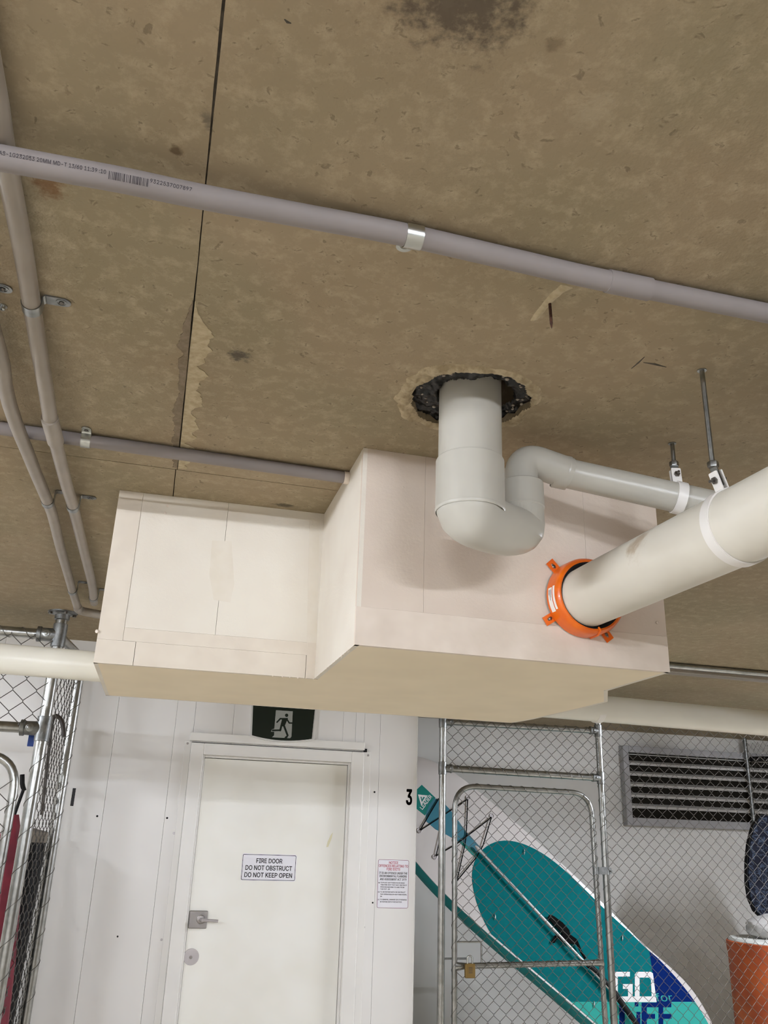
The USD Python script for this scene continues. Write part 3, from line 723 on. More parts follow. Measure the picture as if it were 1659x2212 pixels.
l1 = thing('conduit', 'grey conduit with a mid-length coupling running beside the ceiling joint', 'conduit', (-0.35, 2.5, zz(0.995)))
ZL = 0.997
l1p = [pt(u, v, z=zz(q)) for u, v, q in [(-25, 134, 1.023), (-12, 198, 1.023), (1, 283, 1.023), (17, 372, 1.023), (30, 437, 1.024), (46, 519, 1.026), (63, 622, 1.027), (71, 673, 1.027), (83, 750, 1.016), (93, 805, 1.008), (110, 915, 0.990)]]
l1q = [pt(u, v, z=zz(q)) for u, v, q in [(107, 903, 0.990), (119, 949, 0.987), (144, 1048, 0.996), (159, 1098, 1.010), (182, 1192, 1.012), (199, 1263, 1.008), (203, 1300, 1.004)]]
l1p = [np.array([l1p[0][0] + 0.01, -0.6, zz(1.023)])] + l1p; l1q = l1q + [l1q[-1] + [0, 0.015, 0]]
def smooth_path(P, n=40):
    P = np.array(P); s = np.r_[0, np.cumsum(np.linalg.norm(np.diff(P, axis=0), axis=1))]
    from scipy.interpolate import PchipInterpolator
    return PchipInterpolator(s, P)(np.linspace(0, s[-1], n))
obj('pipe', tube(smooth_path(l1p), 0.0188, 28), 'conduit_dk', l1)
obj('pipe', tube(smooth_path(l1q), 0.0186, 28), 'conduit_dk', l1)
q0 = smooth_path(l1q, 60)
obj('coupling', tube(q0[:5], 0.0222, 28), 'conduit_dk', l1, label='coupling sleeve')
l2 = thing('conduit', 'grey conduit nearest the left cage turning to the right at an elbow', 'conduit', (-0.44, 3, zz(0.995)))
l2p = [pt(u, v, z=zz(q)) for u, v, q in [(3, 778, 1.010), (14, 850, 1.002), (41, 932, 0.990), (66, 993, 0.992), (102, 1081, 1.008), (110, 1100, 1.010), (133, 1192, 1.012), (157, 1277, 1.004)]]
l2p = [np.array([l2p[0][0] - 0.02, 0.6, zz(1.028)]), np.array([l2p[0][0] - 0.012, 1.2, zz(1.024)])] + l2p + [pt(169, 1316, z=zz(0.985))]
obj('pipe', tube(smooth_path(l2p), 0.0182, 28), 'conduit_dk', l2)
le = l2p[-1]
obj('elbow', tube(bent([le - [0.0, 0.05, 0], le + [0, 0.03, 0], le + [0.12, 0.04, -0.01]], 0.05, 8), 0.0205, 24), 'conduit_dk', l2, label='conduit elbow')
obj('pipe', tube([le + [0.10, 0.0383, -0.008], le + [0.9, 0.05, -0.01]], 0.0182, 24), 'conduit_dk', l2)


def saddle(label, c, axis, r, w, side, drop, tab=0.055, screw='bolt', metal='galv', group=None):
    """one-hole pipe saddle: band under the pipe, a tab on one side against the ceiling"""
    axis = np.asarray(axis, float) / np.linalg.norm(axis); side = np.asarray(side, float)
    side = side - axis * (side @ axis); side[2] = 0; side /= np.linalg.norm(side)
    if (np.cross(axis, side))[2] > 0: axis = -axis          # ring angle 0 = tab side, 90 deg = down
    t = thing('pipe_saddle', label, 'pipe clip', c, group=group)
    obj('band', ring(c, axis, r + 0.0003, r + 0.0022, w, 36, math.radians(-20), math.radians(215), ref=side), metal, t)
    zt = ZC - 0.0015
    x0 = r + 0.0012
    pth = [(x0, c[2] - 0.001), (x0, zt - 0.005), (x0 + 0.005, zt), (x0 + tab * 0.5, zt)]
    n_ = np.array([0, 0, 1.0])
    ln = LineString([(a, b) for a, b in pth]).buffer(0.0011, cap_style=2)
    O = np.array([c[0], c[1], 0.0])
    obj('bracket', extr(ln, w, O - np.cross(side, n_) * w / 2, side, n_), metal, t, smooth=False)
    tc = O + side * (x0 + tab * 0.62) + n_ * zt
    a = Polygon([(-tab * 0.5, -w * 0.5), (0.010, -w * 0.5)] + [(0.010 + w * 0.5 * math.sin(q), -w * 0.5 * math.cos(q)) for q in np.linspace(0, math.pi, 12)] + [(0.010, w * 0.5), (-tab * 0.5, w * 0.5)]).buffer(0)
    tb = obj('tab', extr(a, 0.0022, tc - n_ * 0.0024, side, np.cross(n_, side)), metal, t)
    obj('rib', ring(tc + side * 0.006 - n_ * 0.0028, n_, w * 0.30, w * 0.40, 0.002, 24), metal, tb)
    obj('screw', disc(tc + side * 0.006 - n_ * 0.0018, (0, 0, -1), 0.0055, 0.003, 14, 0.002), screw, tb)
    return t


sx = CL[5, 0]
saddle('shiny saddle clip on the barcoded conduit with a rusty screw', c1at(sx), (1, 0.01, 0.02), R1, 0.032, (0, 1, 0), 0, 0.040, 'rust2', 'zinc')
s2 = pt(185, 953, y=2.366)
saddle('small shiny saddle clip on the lilac grey conduit beside the leaning conduits', np.array([s2[0], 2.370, ZC - 0.0205]), (1, 0.02, 0), 0.0185, 0.026, (0, -1, 0), 0, 0.02, 'bolt', 'zinc')
ax1 = (0.02, -1, 0)
def near(Pth, y):
    P = np.array(Pth); return np.array([np.interp(y, P[:, 1], P[:, k]) for k in range(3)])
saddle('galvanised saddle clip on the joint-side conduit above its coupling', near(l1p, pt(66, 660, z=zz(1.026))[1]), ax1, 0.0188, 0.030, (1, 0, 0), 0, 0.050)
yS = pt(160, 1092, z=zz(1.012))[1]
saddle('galvanised saddle clip on the joint-side conduit below its coupling', near(l1q, yS), ax1, 0.0186, 0.030, (1, 0, 0), 0, 0.042)
saddle('galvanised saddle clip on the outer conduit level with the bulkhead top', near(l2p, yS - 0.02), ax1, 0.0182, 0.030, (1, 0, 0), 0, 0.042)
yT = pt(157, 1279, z=zz(ZL))[1]
saddle('farthest saddle clip on the outer conduit just before the elbow', near(l2p, yT), ax1, 0.0182, 0.030, (1, 0, 0), 0, 0.040)
saddle('farthest saddle clip on the joint-side conduit by the bulkhead corner', near(l1q, yT + 0.1), ax1, 0.0186, 0.030, (1, 0, 0), 0, 0.040)
sl = pt(8, 622, z=ZC - 0.002)
saddle('saddle clip tab cut off by the left edge of the photo', np.array([sl[0] - 0.058, sl[1] + 0.0, zz(1.022)]), ax1, 0.0182, 0.030, (1, 0, 0), 0, 0.050)
an = pt(7, 660, z=ZC)
obj('ceiling_anchor', cat(disc(an, (0, 0, -1), 0.0055, 0.010, 14, 0.002), disc(an, (0, 0, -1), 0.009, 0.003, 14)), 'zinc', label='small steel anchor stub in the ceiling at the left edge', cat='anchor')
nl = pt(1187, 652, z=ZC)
obj('nail', tube([nl + [0, 0, 0.01], nl + [0.002, 0, -0.052], nl + [0.0025, 0, -0.064]], [0.0034, 0.0032, 0.0006], 8), 'rust', label='rusty nail sticking down out of the concrete ceiling', cat='nail')

# ================================================================= CAGES
def chain(x0, x1, z0, z1, y, w=0.077, h=0.076, r=0.0017, along='x', slack=0.0):
    ms = []; n = int(round((x1 - x0) / (w / 2))); m = int(round((z1 - z0) / (h / 2)))
    for k in range(n):
        P = []
        for j in range(m + 1):
            a = (j + k) % 2; x = x0 + (k + a) * w / 2; z = z0 + j * h / 2; d = (0.0022 if a else -0.0022)
            s = (-1 if a else 1) * 0.0012
            P += [(x + s, y + d, z - 0.005), (x + s, y + d, z + 0.005)]
        ms.append(tube(P, r, 4, caps=False))
    v, f = cat(*ms)
    if slack:
        v[:, 1] += slack * (meshkit.fbm(np.c_[v[:, 0] * 2.5, v[:, 2] * 2.5, 0 * v[:, 0]], 3, 4) - 0.5)
    if along == 'y':
        v = v[:, [1, 0, 2]] ; f = f[:, ::-1]
    return v, f


def ties(p0, p1, R, pitch=0.085, r=0.0016, seed=0):
    """tie wire wound round a tube"""
    p0, p1 = np.array(p0, float), np.array(p1, float); d = p1 - p0; L_ = np.linalg.norm(d); d /= L_; u, v = frame_of(d)
    n = int(L_ / pitch * 16); s = np.linspace(0, L_, n); a = s / pitch * 2 * math.pi + seed
    P = p0 + s[:, None] * d + (R + r * 0.6) * (np.cos(a)[:, None] * u + np.sin(a)[:, None] * v)
    return tube(P, r, 4, caps=False)


YF = 5.40
XA, XB = 1.811, 2.925
rp = 0.0215
cg = thing('cage_fence', 'galvanised pipe and chain-link fence around the storage bay with the paddle board', 'fence', (XA, YF, 0))
obj('post', cyl((XA, YF, 0), (XA, YF, zz(0.735)), rp, 24), 'galv_pipe', cg)
obj('post', cyl((XB, YF, 0), (XB, YF, zz(0.735)), rp, 24), 'galv_pipe', cg)
obj('top_rail', cyl((XA, YF, zz(0.705)), (XB, YF, zz(0.712)), rp * 0.92, 24), 'galv_pipe', cg)
obj('mid_rail', cyl((XA, YF, zz(0.413)), (XB, YF, zz(0.405)), rp, 24), 'galv_pipe', cg)
obj('top_rail', cyl((XB, YF, zz(0.80)), (6.0, YF, zz(0.80)), rp, 20), 'galv_pipe', cg)
obj('post', cyl((XB, YF, zz(0.72)), (XB, YF, zz(0.82)), rp, 20), 'galv_pipe', cg)
for x, z, sgn in ((XA, 0.413, 1), (XB, 0.405, -1), (XA, 0.705, 1), (XB, 0.712, -1)):
    e = 0.0032
    obj('tee_fitting', cat(lathe([(rp, -0.040), (rp + 0.004, -0.038), (rp + 0.005, 0), (rp + 0.004, 0.038), (rp, 0.040)], (x, YF, zz(z)), (0, 0, 1), 24),
                           lathe([(rp, 0.0), (rp + 0.003, 0.01), (rp + 0.003, 0.050), (rp + 0.006, 0.053), (rp + 0.006, 0.062), (rp, 0.066)], (x, YF, zz(z)), (sgn, 0, 0), 24),
                           disc((x + sgn * 0.042, YF - rp - 0.002, zz(z)), (0, -1, 0), 0.007, 0.003, 12, 0.002)), 'galv_dull', cg)
obj('wire_mesh', chain(XA + 0.02, XB - 0.015, zz(0.418), zz(0.722), YF - 0.024), 'wire', cg, smooth=False, kind='stuff', label='chain-link mesh above the gate')
obj('wire_mesh', chain(XB + 0.005, 5.2, 0.10, zz(0.80), YF - 0.024, slack=0.03), 'wire', cg, smooth=False, kind='stuff', label='chain-link mesh beside the gate')
obj('tie_wire', cat(ties((XA + 0.08, YF, zz(0.705)), (XB - 0.07, YF, zz(0.712)), rp * 0.92, 0.077), ties((XA + 0.08, YF, zz(0.413)), (XB - 0.07, YF, zz(0.405)), rp, 0.077), ties((XB, YF, 0.2), (XB, YF, zz(0.38)), rp, 0.09)), 'wire', cg, smooth=False, kind='stuff')
# side return of this cage: far post at the storage wall
XC = 5.84
obj('post', cyl((XC, YS - 0.12, 0), (XC, YS - 0.12, ZC - 0.005), 0.0215, 20), 'galv_dull', cg)
obj('wire_mesh', chain(YF, YS - 0.12, 0.10, ZC - 0.05, XC + 0.01, along='y'), 'wire', cg, smooth=False, kind='stuff', label='chain-link side mesh running back to the far post')

# gate
gt = thing('cage_gate', 'galvanised tube gate with rounded corners and chain-link infill', 'gate', (2.37, YF, 0))
GX0, GX1, GZ = 1.8935, 2.853, zz(0.312)
YG = YF - 0.004
gp = bent([(GX0, YG, 0.10), (GX0, YG, GZ), (GX1 - 0.010, YG, GZ - 0.006), (GX1 + 0.020, YG, 0.10)], 0.15, 10)
rg = 0.0165
obj('gate_frame', tube(bent([(GX0, YG, 0.10), (GX0, YG, GZ), (GX1 - 0.012, YG, GZ - 0.008), (GX1 + 0.020, YG, 0.10), (GX0, YG, 0.101)], 0.15, 10), rg, 20), 'galv_pipe', gt)
cz = zz(-0.715)
obj('cross_rail', tube([(GX0, YG, cz), (GX0 + 0.03, YG, cz), (GX0 + 0.075, YG, cz + 0.002), (GX1 - 0.055, YG, cz + 0.018), (GX1 - 0.01, YG, cz + 0.019), (GX1 + 0.01, YG, cz + 0.020)], [0.026, 0.022, 0.0165, 0.0165, 0.022, 0.027], 18), 'galv_pipe', gt)
m_ = chain(GX0 + 0.008, GX1 - 0.006, 0.12, GZ - 0.012, YG - 0.019)
v, f = m_
cc = v[f].mean(1)
# keep the infill inside the rounded corners, and out of the hasp opening
def inside_gate(c):
    ok = np.ones(len(c), bool); R = 0.12
    for xc_, s in ((GX0 + R, -1), (GX1 - 0.012 - R, 1)):
        q = (s * (c[:, 0] - xc_) > 0) & (c[:, 2] > GZ - R)
        ok &= ~(q & (np.hypot(c[:, 0] - xc_, c[:, 2] - (GZ - R)) > R))
    hs = (c[:, 0] < GX0 + 0.165) & (c[:, 2] > cz) & (c[:, 2] < cz + 0.135)
    return ok & ~hs
f = f[inside_gate(cc)]
obj('wire_mesh', (v, f), 'wire', gt, smooth=False, kind='stuff', label='chain-link infill of the gate')
obj('tie_wire', cat(ties((GX0 + 0.13, YG, GZ), (GX1 - 0.14, YG, GZ - 0.007), rg, 0.077), ties((GX0, YG, 0.2), (GX0, YG, GZ - 0.13), rg, 0.12), ties((GX1 + 0.018, YG, 0.2), (GX1 - 0.008, YG, GZ - 0.13), rg, 0.10), ties((GX0 + 0.2, YG, cz + 0.005), (GX1 - 0.05, YG, cz + 0.018), rg, 0.077)), 'wire', gt, smooth=False, kind='stuff')
hw = obj('hasp_guard', tube(bent([(GX0 + 0.01, YG, cz + 0.130), (GX0 + 0.172, YG, cz + 0.132), (GX0 + 0.172, YG, cz + 0.01)], 0.012, 5), 0.0055, 10), 'galv_pipe', gt, label='bent rod round the lock opening')
obj('slide_bolt', cyl((XA, YG + 0.002, cz + 0.040), (GX0 + 0.085, YG + 0.002, cz + 0.042), 0.0055, 10), 'galv_dull', gt, label='sliding bolt')
obj('hinge_band', cat(ring((GX1 - 0.0, YG, zz(-0.168)), (0, 0, 1), rg, rg + 0.004, 0.045, 28), ring((XB, YF, zz(-0.168)), (0, 0, 1), rp, rp + 0.004, 0.045, 28), bx(GX1 + 0.01, YG - 0.022, zz(-0.19), XB, YG - 0.017, zz(-0.146)),
                      bx(XB, YF - 0.012, zz(-0.186), XB + 0.035, YF - 0.004, zz(-0.150)), cyl((XB + 0.026, YF - 0.03, zz(-0.168)), (XB + 0.026, YF + 0.01, zz(-0.168)), 0.005, 10)), 'galv_dull', gt, label='hinge band clamped to the post')
pdl = thing('padlock', 'brass padlock hanging on the gate bolt', 'padlock', (1.995, YG - 0.03, cz))
lx = pt(1015, 2096, y=YG - 0.03)
pb = obj('lock_body', bx(lx[0] - 0.031, YG - 0.042, lx[2] - 0.041, lx[0] + 0.031, YG - 0.018, lx[2] + 0.036, 0.004), 'brass', pdl)
obj('shackle', tube(bent([(lx[0] - 0.016, YG - 0.03, lx[2] + 0.03), (lx[0] - 0.016, YG - 0.03, lx[2] + 0.076), (lx[0] + 0.016, YG - 0.03, lx[2] + 0.076), (lx[0] + 0.016, YG - 0.03, lx[2] + 0.03)], 0.015, 6), 0.005, 10), 'zinc', pdl)
obj('embossed_mark', cat(*[bx(lx[0] - 0.012, YG - 0.0428, lx[2] + z_ - 0.0015, lx[0] + 0.012, YG - 0.0418, lx[2] + z_ + 0.0015) for z_ in (-0.012, -0.002, 0.008, 0.016)]), 'brown_handle', pb, smooth=False)

# ---- cage on the left
PX, PY = -0.541, 4.72
ro = 0.0300
lf = thing('cage_fence', 'galvanised pipe fence of the left storage cage flanged to the ceiling', 'fence', (PX, PY, 0))
obj('post', cyl((PX, PY, 0), (PX, PY, ZC - 0.01), ro, 28), 'galv_pipe', lf)
obj('ceiling_flange', lathe([(1e-5, 0), (0.075, 0), (0.075, -0.006), (0.045, -0.010), (0.038, -0.016), (0.038, -0.040), (ro, -0.044)], (PX, PY, ZC), (0, 0, 1), 32), 'galv_dull', lf)
for q in (200, 20, 110, 290):
    a = math.radians(q); obj('bolt', hexnut((PX + 0.062 * math.cos(a), PY + 0.062 * math.sin(a), ZC - 0.006), (0, 0, -1), 0.011, 0.012), 'bolt', lf)
for z, nm_ in ((0.925, 'top_rail'), (0.447, 'mid_rail')):
    obj(nm_, cyl((-3.5, PY, zz(z) + 0.0), (PX, PY, zz(z)), 0.0265, 24), 'galv_pipe', lf)
    obj('tee_fitting', cat(lathe([(ro, -0.062), (ro + 0.006, -0.060), (ro + 0.0075, 0), (ro + 0.006, 0.060), (ro, 0.062)], (PX, PY, zz(z)), (0, 0, 1), 28),
                           lathe([(0.028, 0.0), (0.036, 0.02), (0.0345, 0.085), (0.040, 0.090), (0.040, 0.108), (0.027, 0.112)], (PX, PY, zz(z)), (-1, 0, 0), 28)), 'galv_dull', lf)
    obj('set_screw', cat(disc((PX - 0.060, PY - 0.032, zz(z)), (0, -1, 0), 0.020, 0.004, 18, 0.003), disc((PX - 0.062, PY - 0.037, zz(z)), (0, -1, 0), 0.010, 0.004, 14, 0.003)), 'galv', lf)
RX_, RY_ = -0.466, 5.36
obj('post', cyl((RX_, RY_, 0), (RX_, RY_, zz(0.93)), 0.0290, 24), 'galv_pipe', lf)
obj('side_rail', cyl((PX, PY, zz(0.925)), (RX_, RY_, zz(0.925)), 0.024, 20), 'galv_pipe', lf)
obj('wire_mesh', chain(-1.9, PX - 0.01, zz(0.46), zz(0.915), PY - 0.028, 0.113, 0.113, 0.0021), 'wire', lf, smooth=False, kind='stuff', label='wide chain-link mesh above the left gate')
sm = chain(PY + 0.02, RY_ - 0.02, 0.10, zz(0.93), 0.0, 0.077, 0.080, 0.0021, along='y', slack=0.05)
v, f = sm; tt = (v[:, 1] - PY) / (RY_ - PY); v = v.copy(); v[:, 0] += PX - 0.004 + (RX_ - 0.012 - PX) * tt
obj('wire_mesh', (v, f), 'wire', lf, smooth=False, kind='stuff', label='chain-link side mesh seen nearly edge-on')
obj('tie_wire', cat(ties((PX, PY, 0.3), (PX, PY, zz(0.40)), ro, 0.16, 0.0019), ties((RX_, RY_, 0.3), (RX_, RY_, zz(0.8)), 0.029, 0.15, 0.0019), ties((-2, PY, zz(0.925)), (PX - 0.12, PY, zz(0.925)), 0.0265, 0.113, 0.002)), 'wire', lf, smooth=False, kind='stuff')
lg = thing('cage_gate', 'curved tube gate of the left cage beside the thick post', 'gate', (-1.1, 4.62, 0))
YL = 4.63
gx = pt(13, 1800, y=YL)[0]
gz = zz(0.305)
lgp = bent([(-1.55, YL, 0.10), (-1.55, YL, gz), (gx, YL, gz), (gx, YL, 0.10)], 0.17, 10)
obj('gate_frame', tube(lgp, 0.0215, 20), 'galv_pipe', lg)
obj('wire_mesh', chain(-1.53, gx - 0.02, 0.12, gz - 0.10, YL - 0.022, 0.113, 0.113, 0.0021), 'wire', lg, smooth=False, kind='stuff', label='chain-link infill of the left gate')
obj('tie_wire', ties((gx, YL, 0.3), (gx, YL, gz - 0.16), 0.0215, 0.14, 0.002), 'wire', lg, smooth=False, kind='stuff')

# ================================================================= SIGNS ON THE WALL
YP = YW - 0.0004
ws = thing('wall_number', 'black numeral 1 on the white wall beside the left cage', 'number', (-0.402, YW, zz(0.147)))
obj('numeral', extr(sbox(-0.411, zz(0.099), -0.3935, zz(0.196)), 0.0006, (0, YW, 0)), 'black', ws, smooth=False)
w3 = thing('wall_number', 'black numeral 3 on the wall corner beside the storage cage', 'number', (1.608, YW, zz(0.23)))
obj('numeral', cat(*[text_on('3', 0.088, (1.608 + d, YW, zz(0.187) + e), width=0.036, depth=0.0006) for d, e in ((-0.0022, 0), (0.0022, 0), (0, 0.001), (0, -0.001))]), 'black', w3, smooth=False)

fs = thing('door_sign', 'white rectangular FIRE DOOR sign on the door', 'sign', (0.757, yl, zz(-0.2)))
YD = yl - 0.001
obj('sign_plate', extr(rrect(0.595, zz(-0.274), 0.919, zz(-0.128), 0.008), 0.001, (0, yl, 0)), 'sign', fs)
obj('sign_border', extr(rrect(0.598, zz(-0.271), 0.916, zz(-0.131), 0.007).difference(rrect(0.6005, zz(-0.2685), 0.9135, zz(-0.1335), 0.006)), 0.0004, (0, YD, 0)), 'black', fs, smooth=False)
for s, z, wd in (('FIRE DOOR', -0.177, 0.155), ('DO NOT OBSTRUCT', -0.216, 0.277), ('DO NOT KEEP OPEN', -0.255, 0.283)):
    obj('lettering', text_on(s, 0.0245, (0.757, YD, zz(z)), width=wd), 'black', fs, smooth=False)
ns = thing('notice_sign', 'white notice about fire exit offences with red heading on the wall', 'sign', (1.517, YW, zz(-0.27)))
N0, N1, NB, NT = 1.418, 1.616, zz(-0.410), zz(-0.138)
obj('sign_plate', extr(rrect(N0, NB, N1, NT, 0.010), 0.001, (0, YW, 0)), 'sign', ns)
YN = YW - 0.001
obj('sign_border', extr(rrect(N0 + 0.001, NB + 0.001, N1 - 0.001, NT - 0.001, 0.010).difference(rrect(N0 + 0.0032, NB + 0.0032, N1 - 0.0032, NT - 0.0032, 0.008)), 0.0004, (0, YN, 0)), 'border', ns, smooth=False)
lines = [('NOTICE', 0.075, 0.0138, 0.058, 'purple', 0), ('OFFENCES RELATING TO', 0.143, 0.0138, 0.186, 'purple', 0), ('FIRE EXITS', 0.211, 0.0138, 0.085, 'purple', 0),
         ('IT IS AN OFFENCE UNDER THE', 0.290, 0.0115, 0.178, 'black', 0), ('ENVIRONMENTAL PLANNING', 0.353, 0.0115, 0.172, 'black', 0), ('AND ASSESSMENT ACT 1979', 0.418, 0.0115, 0.168, 'black', 0),
         ('(a) TO PLACE ANYTHING IN OR NEAR', 0.486, 0.0062, 0.165, 'black', 1), ('THIS FIRE EXIT THAT MAY OBSTRUCT', 0.530, 0.0062, 0.168, 'black', 2), ('PERSONS MOVING TO AND FROM', 0.575, 0.0062, 0.150, 'black', 2), ('THE EXIT, OR', 0.618, 0.0062, 0.06, 'black', 2),
         ('(b) TO INTERFERE WITH OR OBSTRUCT', 0.676, 0.0062, 0.172, 'black', 1), ('THE OPERATION OF ANY FIRE DOORS,', 0.724, 0.0062, 0.168, 'black', 2), ('OR', 0.766, 0.0062, 0.012, 'black', 2),
         ('(c) TO REMOVE, DAMAGE OR OTHERWISE', 0.830, 0.0062, 0.182, 'black', 1), ('INTERFERE WITH THIS NOTICE', 0.876, 0.0062, 0.136, 'black', 2)]
for s, fr_, h, wd, mt, ind in lines:
    z = NT - fr_ * (NT - NB) - h * 0.3
    if ind == 0:
        obj('lettering', text_on(s, h, (1.517, YN, z), width=wd, depth=0.0004), mt, ns, smooth=False)
    else:
        obj('lettering', text_on(s, h, (N0 + (0.006 if ind == 1 else 0.020), YN, z), width=wd, center=False, depth=0.0004), mt, ns, smooth=False)

# ---- exit sign
YE = YW - 0.055
def ex(u, v):
    p = pt(u, v, y=YE); return (p[0], p[2])
es = thing('exit_sign', 'dark green running man exit sign above the fire door', 'sign', (0.77, YW, zz(0.63)))
e0, e1 = ex(547, 1592), ex(676, 1599)
cxs, zt_, zb_ = (ex(545, 1524)[0] + ex(682, 1533)[0]) / 2, zz(0.738), ex(610, 1600)[1]
hw0, hw1 = 0.196, 0.187
def sign_poly(g):
    bot = [(cxs + t * (hw1 - g), zb_ + g + 0.020 * t * t) for t in np.linspace(-1, 1, 15)]
    return Polygon(bot + [(cxs + hw0 - g, zt_ - g), (cxs - hw0 + g, zt_ - g)])
obj('housing', extr(sign_poly(-0.006), 0.045, (0, YW, 0)), 'white', es, smooth=False, label='white housing')
obj('face', extr(sign_poly(0.002), 0.012, (0, YW - 0.044, 0)), 'green', es, smooth=False, label='dark green face')
def zs(x, y):   # sign zoom pixels -> photo -> sign plane
    p = pt(530 + x / 9.759, 1510 + y / 9.759, y=YE - 0.0015); return (p[0], p[2])
doorp = Polygon([zs(*q) for q in [(645, 235), (1000, 258), (972, 790), (945, 825), (880, 825), (905, 775), (820, 820), (560, 808), (605, 765), (608, 690), (540, 690), (560, 640), (610, 625)]])
man = unary_union([Point(*zs(870, 343)).buffer(0.0105), LineString([zs(735, 415), zs(880, 418)]).buffer(0.0046), LineString([zs(735, 418), zs(668, 488)]).buffer(0.0046),
                   LineString([zs(875, 425), zs(925, 505), zs(1000, 508)]).buffer(0.0046), Polygon([zs(780, 400), zs(900, 400), zs(825, 580), zs(735, 570)]),
                   LineString([zs(765, 540), zs(735, 660)]).buffer(0.0062), LineString([zs(740, 658), zs(575, 662)]).buffer(0.0052), LineString([zs(805, 540), zs(890, 765)]).buffer(0.0062),
                   Polygon([zs(820, 820), zs(860, 775), zs(905, 770), zs(875, 825)])])
obj('door_symbol', extr(doorp.buffer(0).difference(man), 0.0012, (0, YW - 0.056, 0)), 'exit_lt', es, smooth=False, label='pale door with running man cut out')

# ================================================================= STORAGE CONTENTS, RIGHT
# inflatable paddle board leaning on its edge
BN = np.array([0.03, -1.0, 0.36]); BN /= np.linalg.norm(BN); BO = np.array([2.6, 6.45, 1.1])
BX = np.cross((0, 0, 1.0), -BN); BX /= np.linalg.norm(BX); BX = BX if BX[0] > 0 else -BX; BY = np.cross(BN, BX); BY = BY if BY[2] > 0 else -BY
def onb(u, v, off=0.0):
    d = ray(u, v); t = ((BO + BN * off - CAM) @ BN) / (d @ BN); p = CAM + d * t - BO; return np.array([p @ BX, p @ BY])
upper = [(820, 1640), (862, 1626), (902, 1633), (1041, 1708), (1150, 1809), (1286, 1928), (1326, 1970), (1397, 2043), (1494, 2131), (1539, 2205), (1575, 2290), (1590, 2380)]
lower = [(1560, 2440), (1480, 2400), (1370, 2300), (1276, 2212), (1125, 2078), (986, 1963), (899, 1866), (850, 1790), (812, 1710), (806, 1670)]
outl = np.array([onb(*q) for q in upper + lower])
def spline_closed(P, n):
    from scipy.interpolate import splprep, splev
    P = np.vstack([P, P[:1]]); tck, _ = splprep(P.T, s=0.0015, per=True); return np.array(splev(np.linspace(0, 1, n, endpoint=False), tck)).T
ol = spline_closed(outl, 120)
pol = Polygon(ol).buffer(0)
if Polygon(ol).exterior.is_ccw is False: ol = ol[::-1]
tg = np.roll(ol, -1, 0) - np.roll(ol, 1, 0); nn = np.stack([tg[:, 1], -tg[:, 0]], 1); nn /= np.linalg.norm(nn, axis=1, keepdims=True)
pb_ = thing('paddle_board', 'white and teal inflatable paddle board leaning behind the cage gate', 'paddle board', BO)
loops = [(0.030, 0.0), (0.012, -0.010), (0.0, -0.035), (-0.004, -0.075), (0.0, -0.115), (0.012, -0.140), (0.030, -0.150)]
V = np.vstack([BO + (ol - nn * i)[:, :1] * BX + (ol - nn * i)[:, 1:] * BY + BN * d for i, d in loops]); n = len(ol); F = []
for k in range(len(loops) - 1):
    a = k * n + np.arange(n); b = k * n + (np.arange(n) + 1) % n
    F += [np.stack([a, b, b + n], 1), np.stack([a, b + n, a + n], 1)]
e = (len(loops) - 1) * n
cv = np.vstack([V, BO + ol.mean(0)[0] * BX + ol.mean(0)[1] * BY + BN * -0.15]); F.append(np.stack([np.full(n, len(V)), e + (np.arange(n) + 1) % n, e + np.arange(n)], 1))
obj('rail', (cv, np.vstack(F)), 'board_teal', pb_, label='teal board sides and underside')
def deck(poly, off, t=0.002):
    return extr(poly, t, BO + BN * off, BX, BY)
obj('deck', deck(Polygon(ol - nn * 0.012), -0.006, 0.006), 'board_white', pb_, smooth=False, label='white deck')
def bpoly(pts, off=0.001): return Polygon([onb(u, v, off) for u, v in pts]).buffer(0)
deckp = Polygon(ol - nn * 0.013)
padp = [(1018, 1874), (1030, 1852), (1052, 1826), (1080, 1816), (1105, 1815), (1140, 1826), (1180, 1852), (1290, 1950), (1312, 1967), (1390, 2040), (1455, 2110), (1500, 2160), (1560, 2300), (1545, 2400), (1440, 2380), (1250, 2200), (1140, 2110), (1075, 2040), (1043, 1985), (1030, 1945), (1024, 1905)]
pp_ = Polygon(spline_closed(np.array([onb(u, v, 0.002) for u, v in padp]), 120)).buffer(0).intersection(deckp.buffer(-0.012))
cut_turq = bpoly([(1100, 2164), (1700, 2164), (1700, 2600), (1100, 2600)], 0.002)
cut_navy = bpoly([(1402, 2052), (1700, 2052), (1700, 2164), (1419, 2164)], 0.002)
pdk = obj('deck_pad', deck(pp_.difference(cut_turq).difference(cut_navy), 0, 0.003), 'pad', pb_, smooth=False, label='dark teal grip pad')
obj('deck_pad', deck(pp_.intersection(cut_turq), 0, 0.003), 'turq', pb_, smooth=False, label='turquoise grip pad')
obj('deck_pad', deck(pp_.intersection(cut_navy), 0, 0.003), 'navy', pb_, smooth=False, label='navy grip pad')
def zg(x, y): return (1290 + x / 4.496, 1980 + y / 4.496)
def zr(x0, y0, x1, y1): return bpoly([zg(x0, y0), zg(x1, y0), zg(x1, y1), zg(x0, y1)], 0.004)
Gp = unary_union([zr(150, 535, 318, 582), zr(150, 535, 200, 830), zr(250, 655, 345, 702), zr(300, 655, 345, 800), zr(150, 775, 575, 830)])
Op = bpoly([zg(*q) for q in [(366, 560), (388, 535), (520, 535), (542, 552), (578, 830), (366, 830)]], 0.004).difference(bpoly([zg(*q) for q in [(412, 592), (505, 592), (522, 612), (530, 775), (412, 775)]], 0.004))
obj('lettering', deck(unary_union([Gp, Op]), 0.003, 0.001), 'letter', pb_, smooth=False, label='white letters GO')
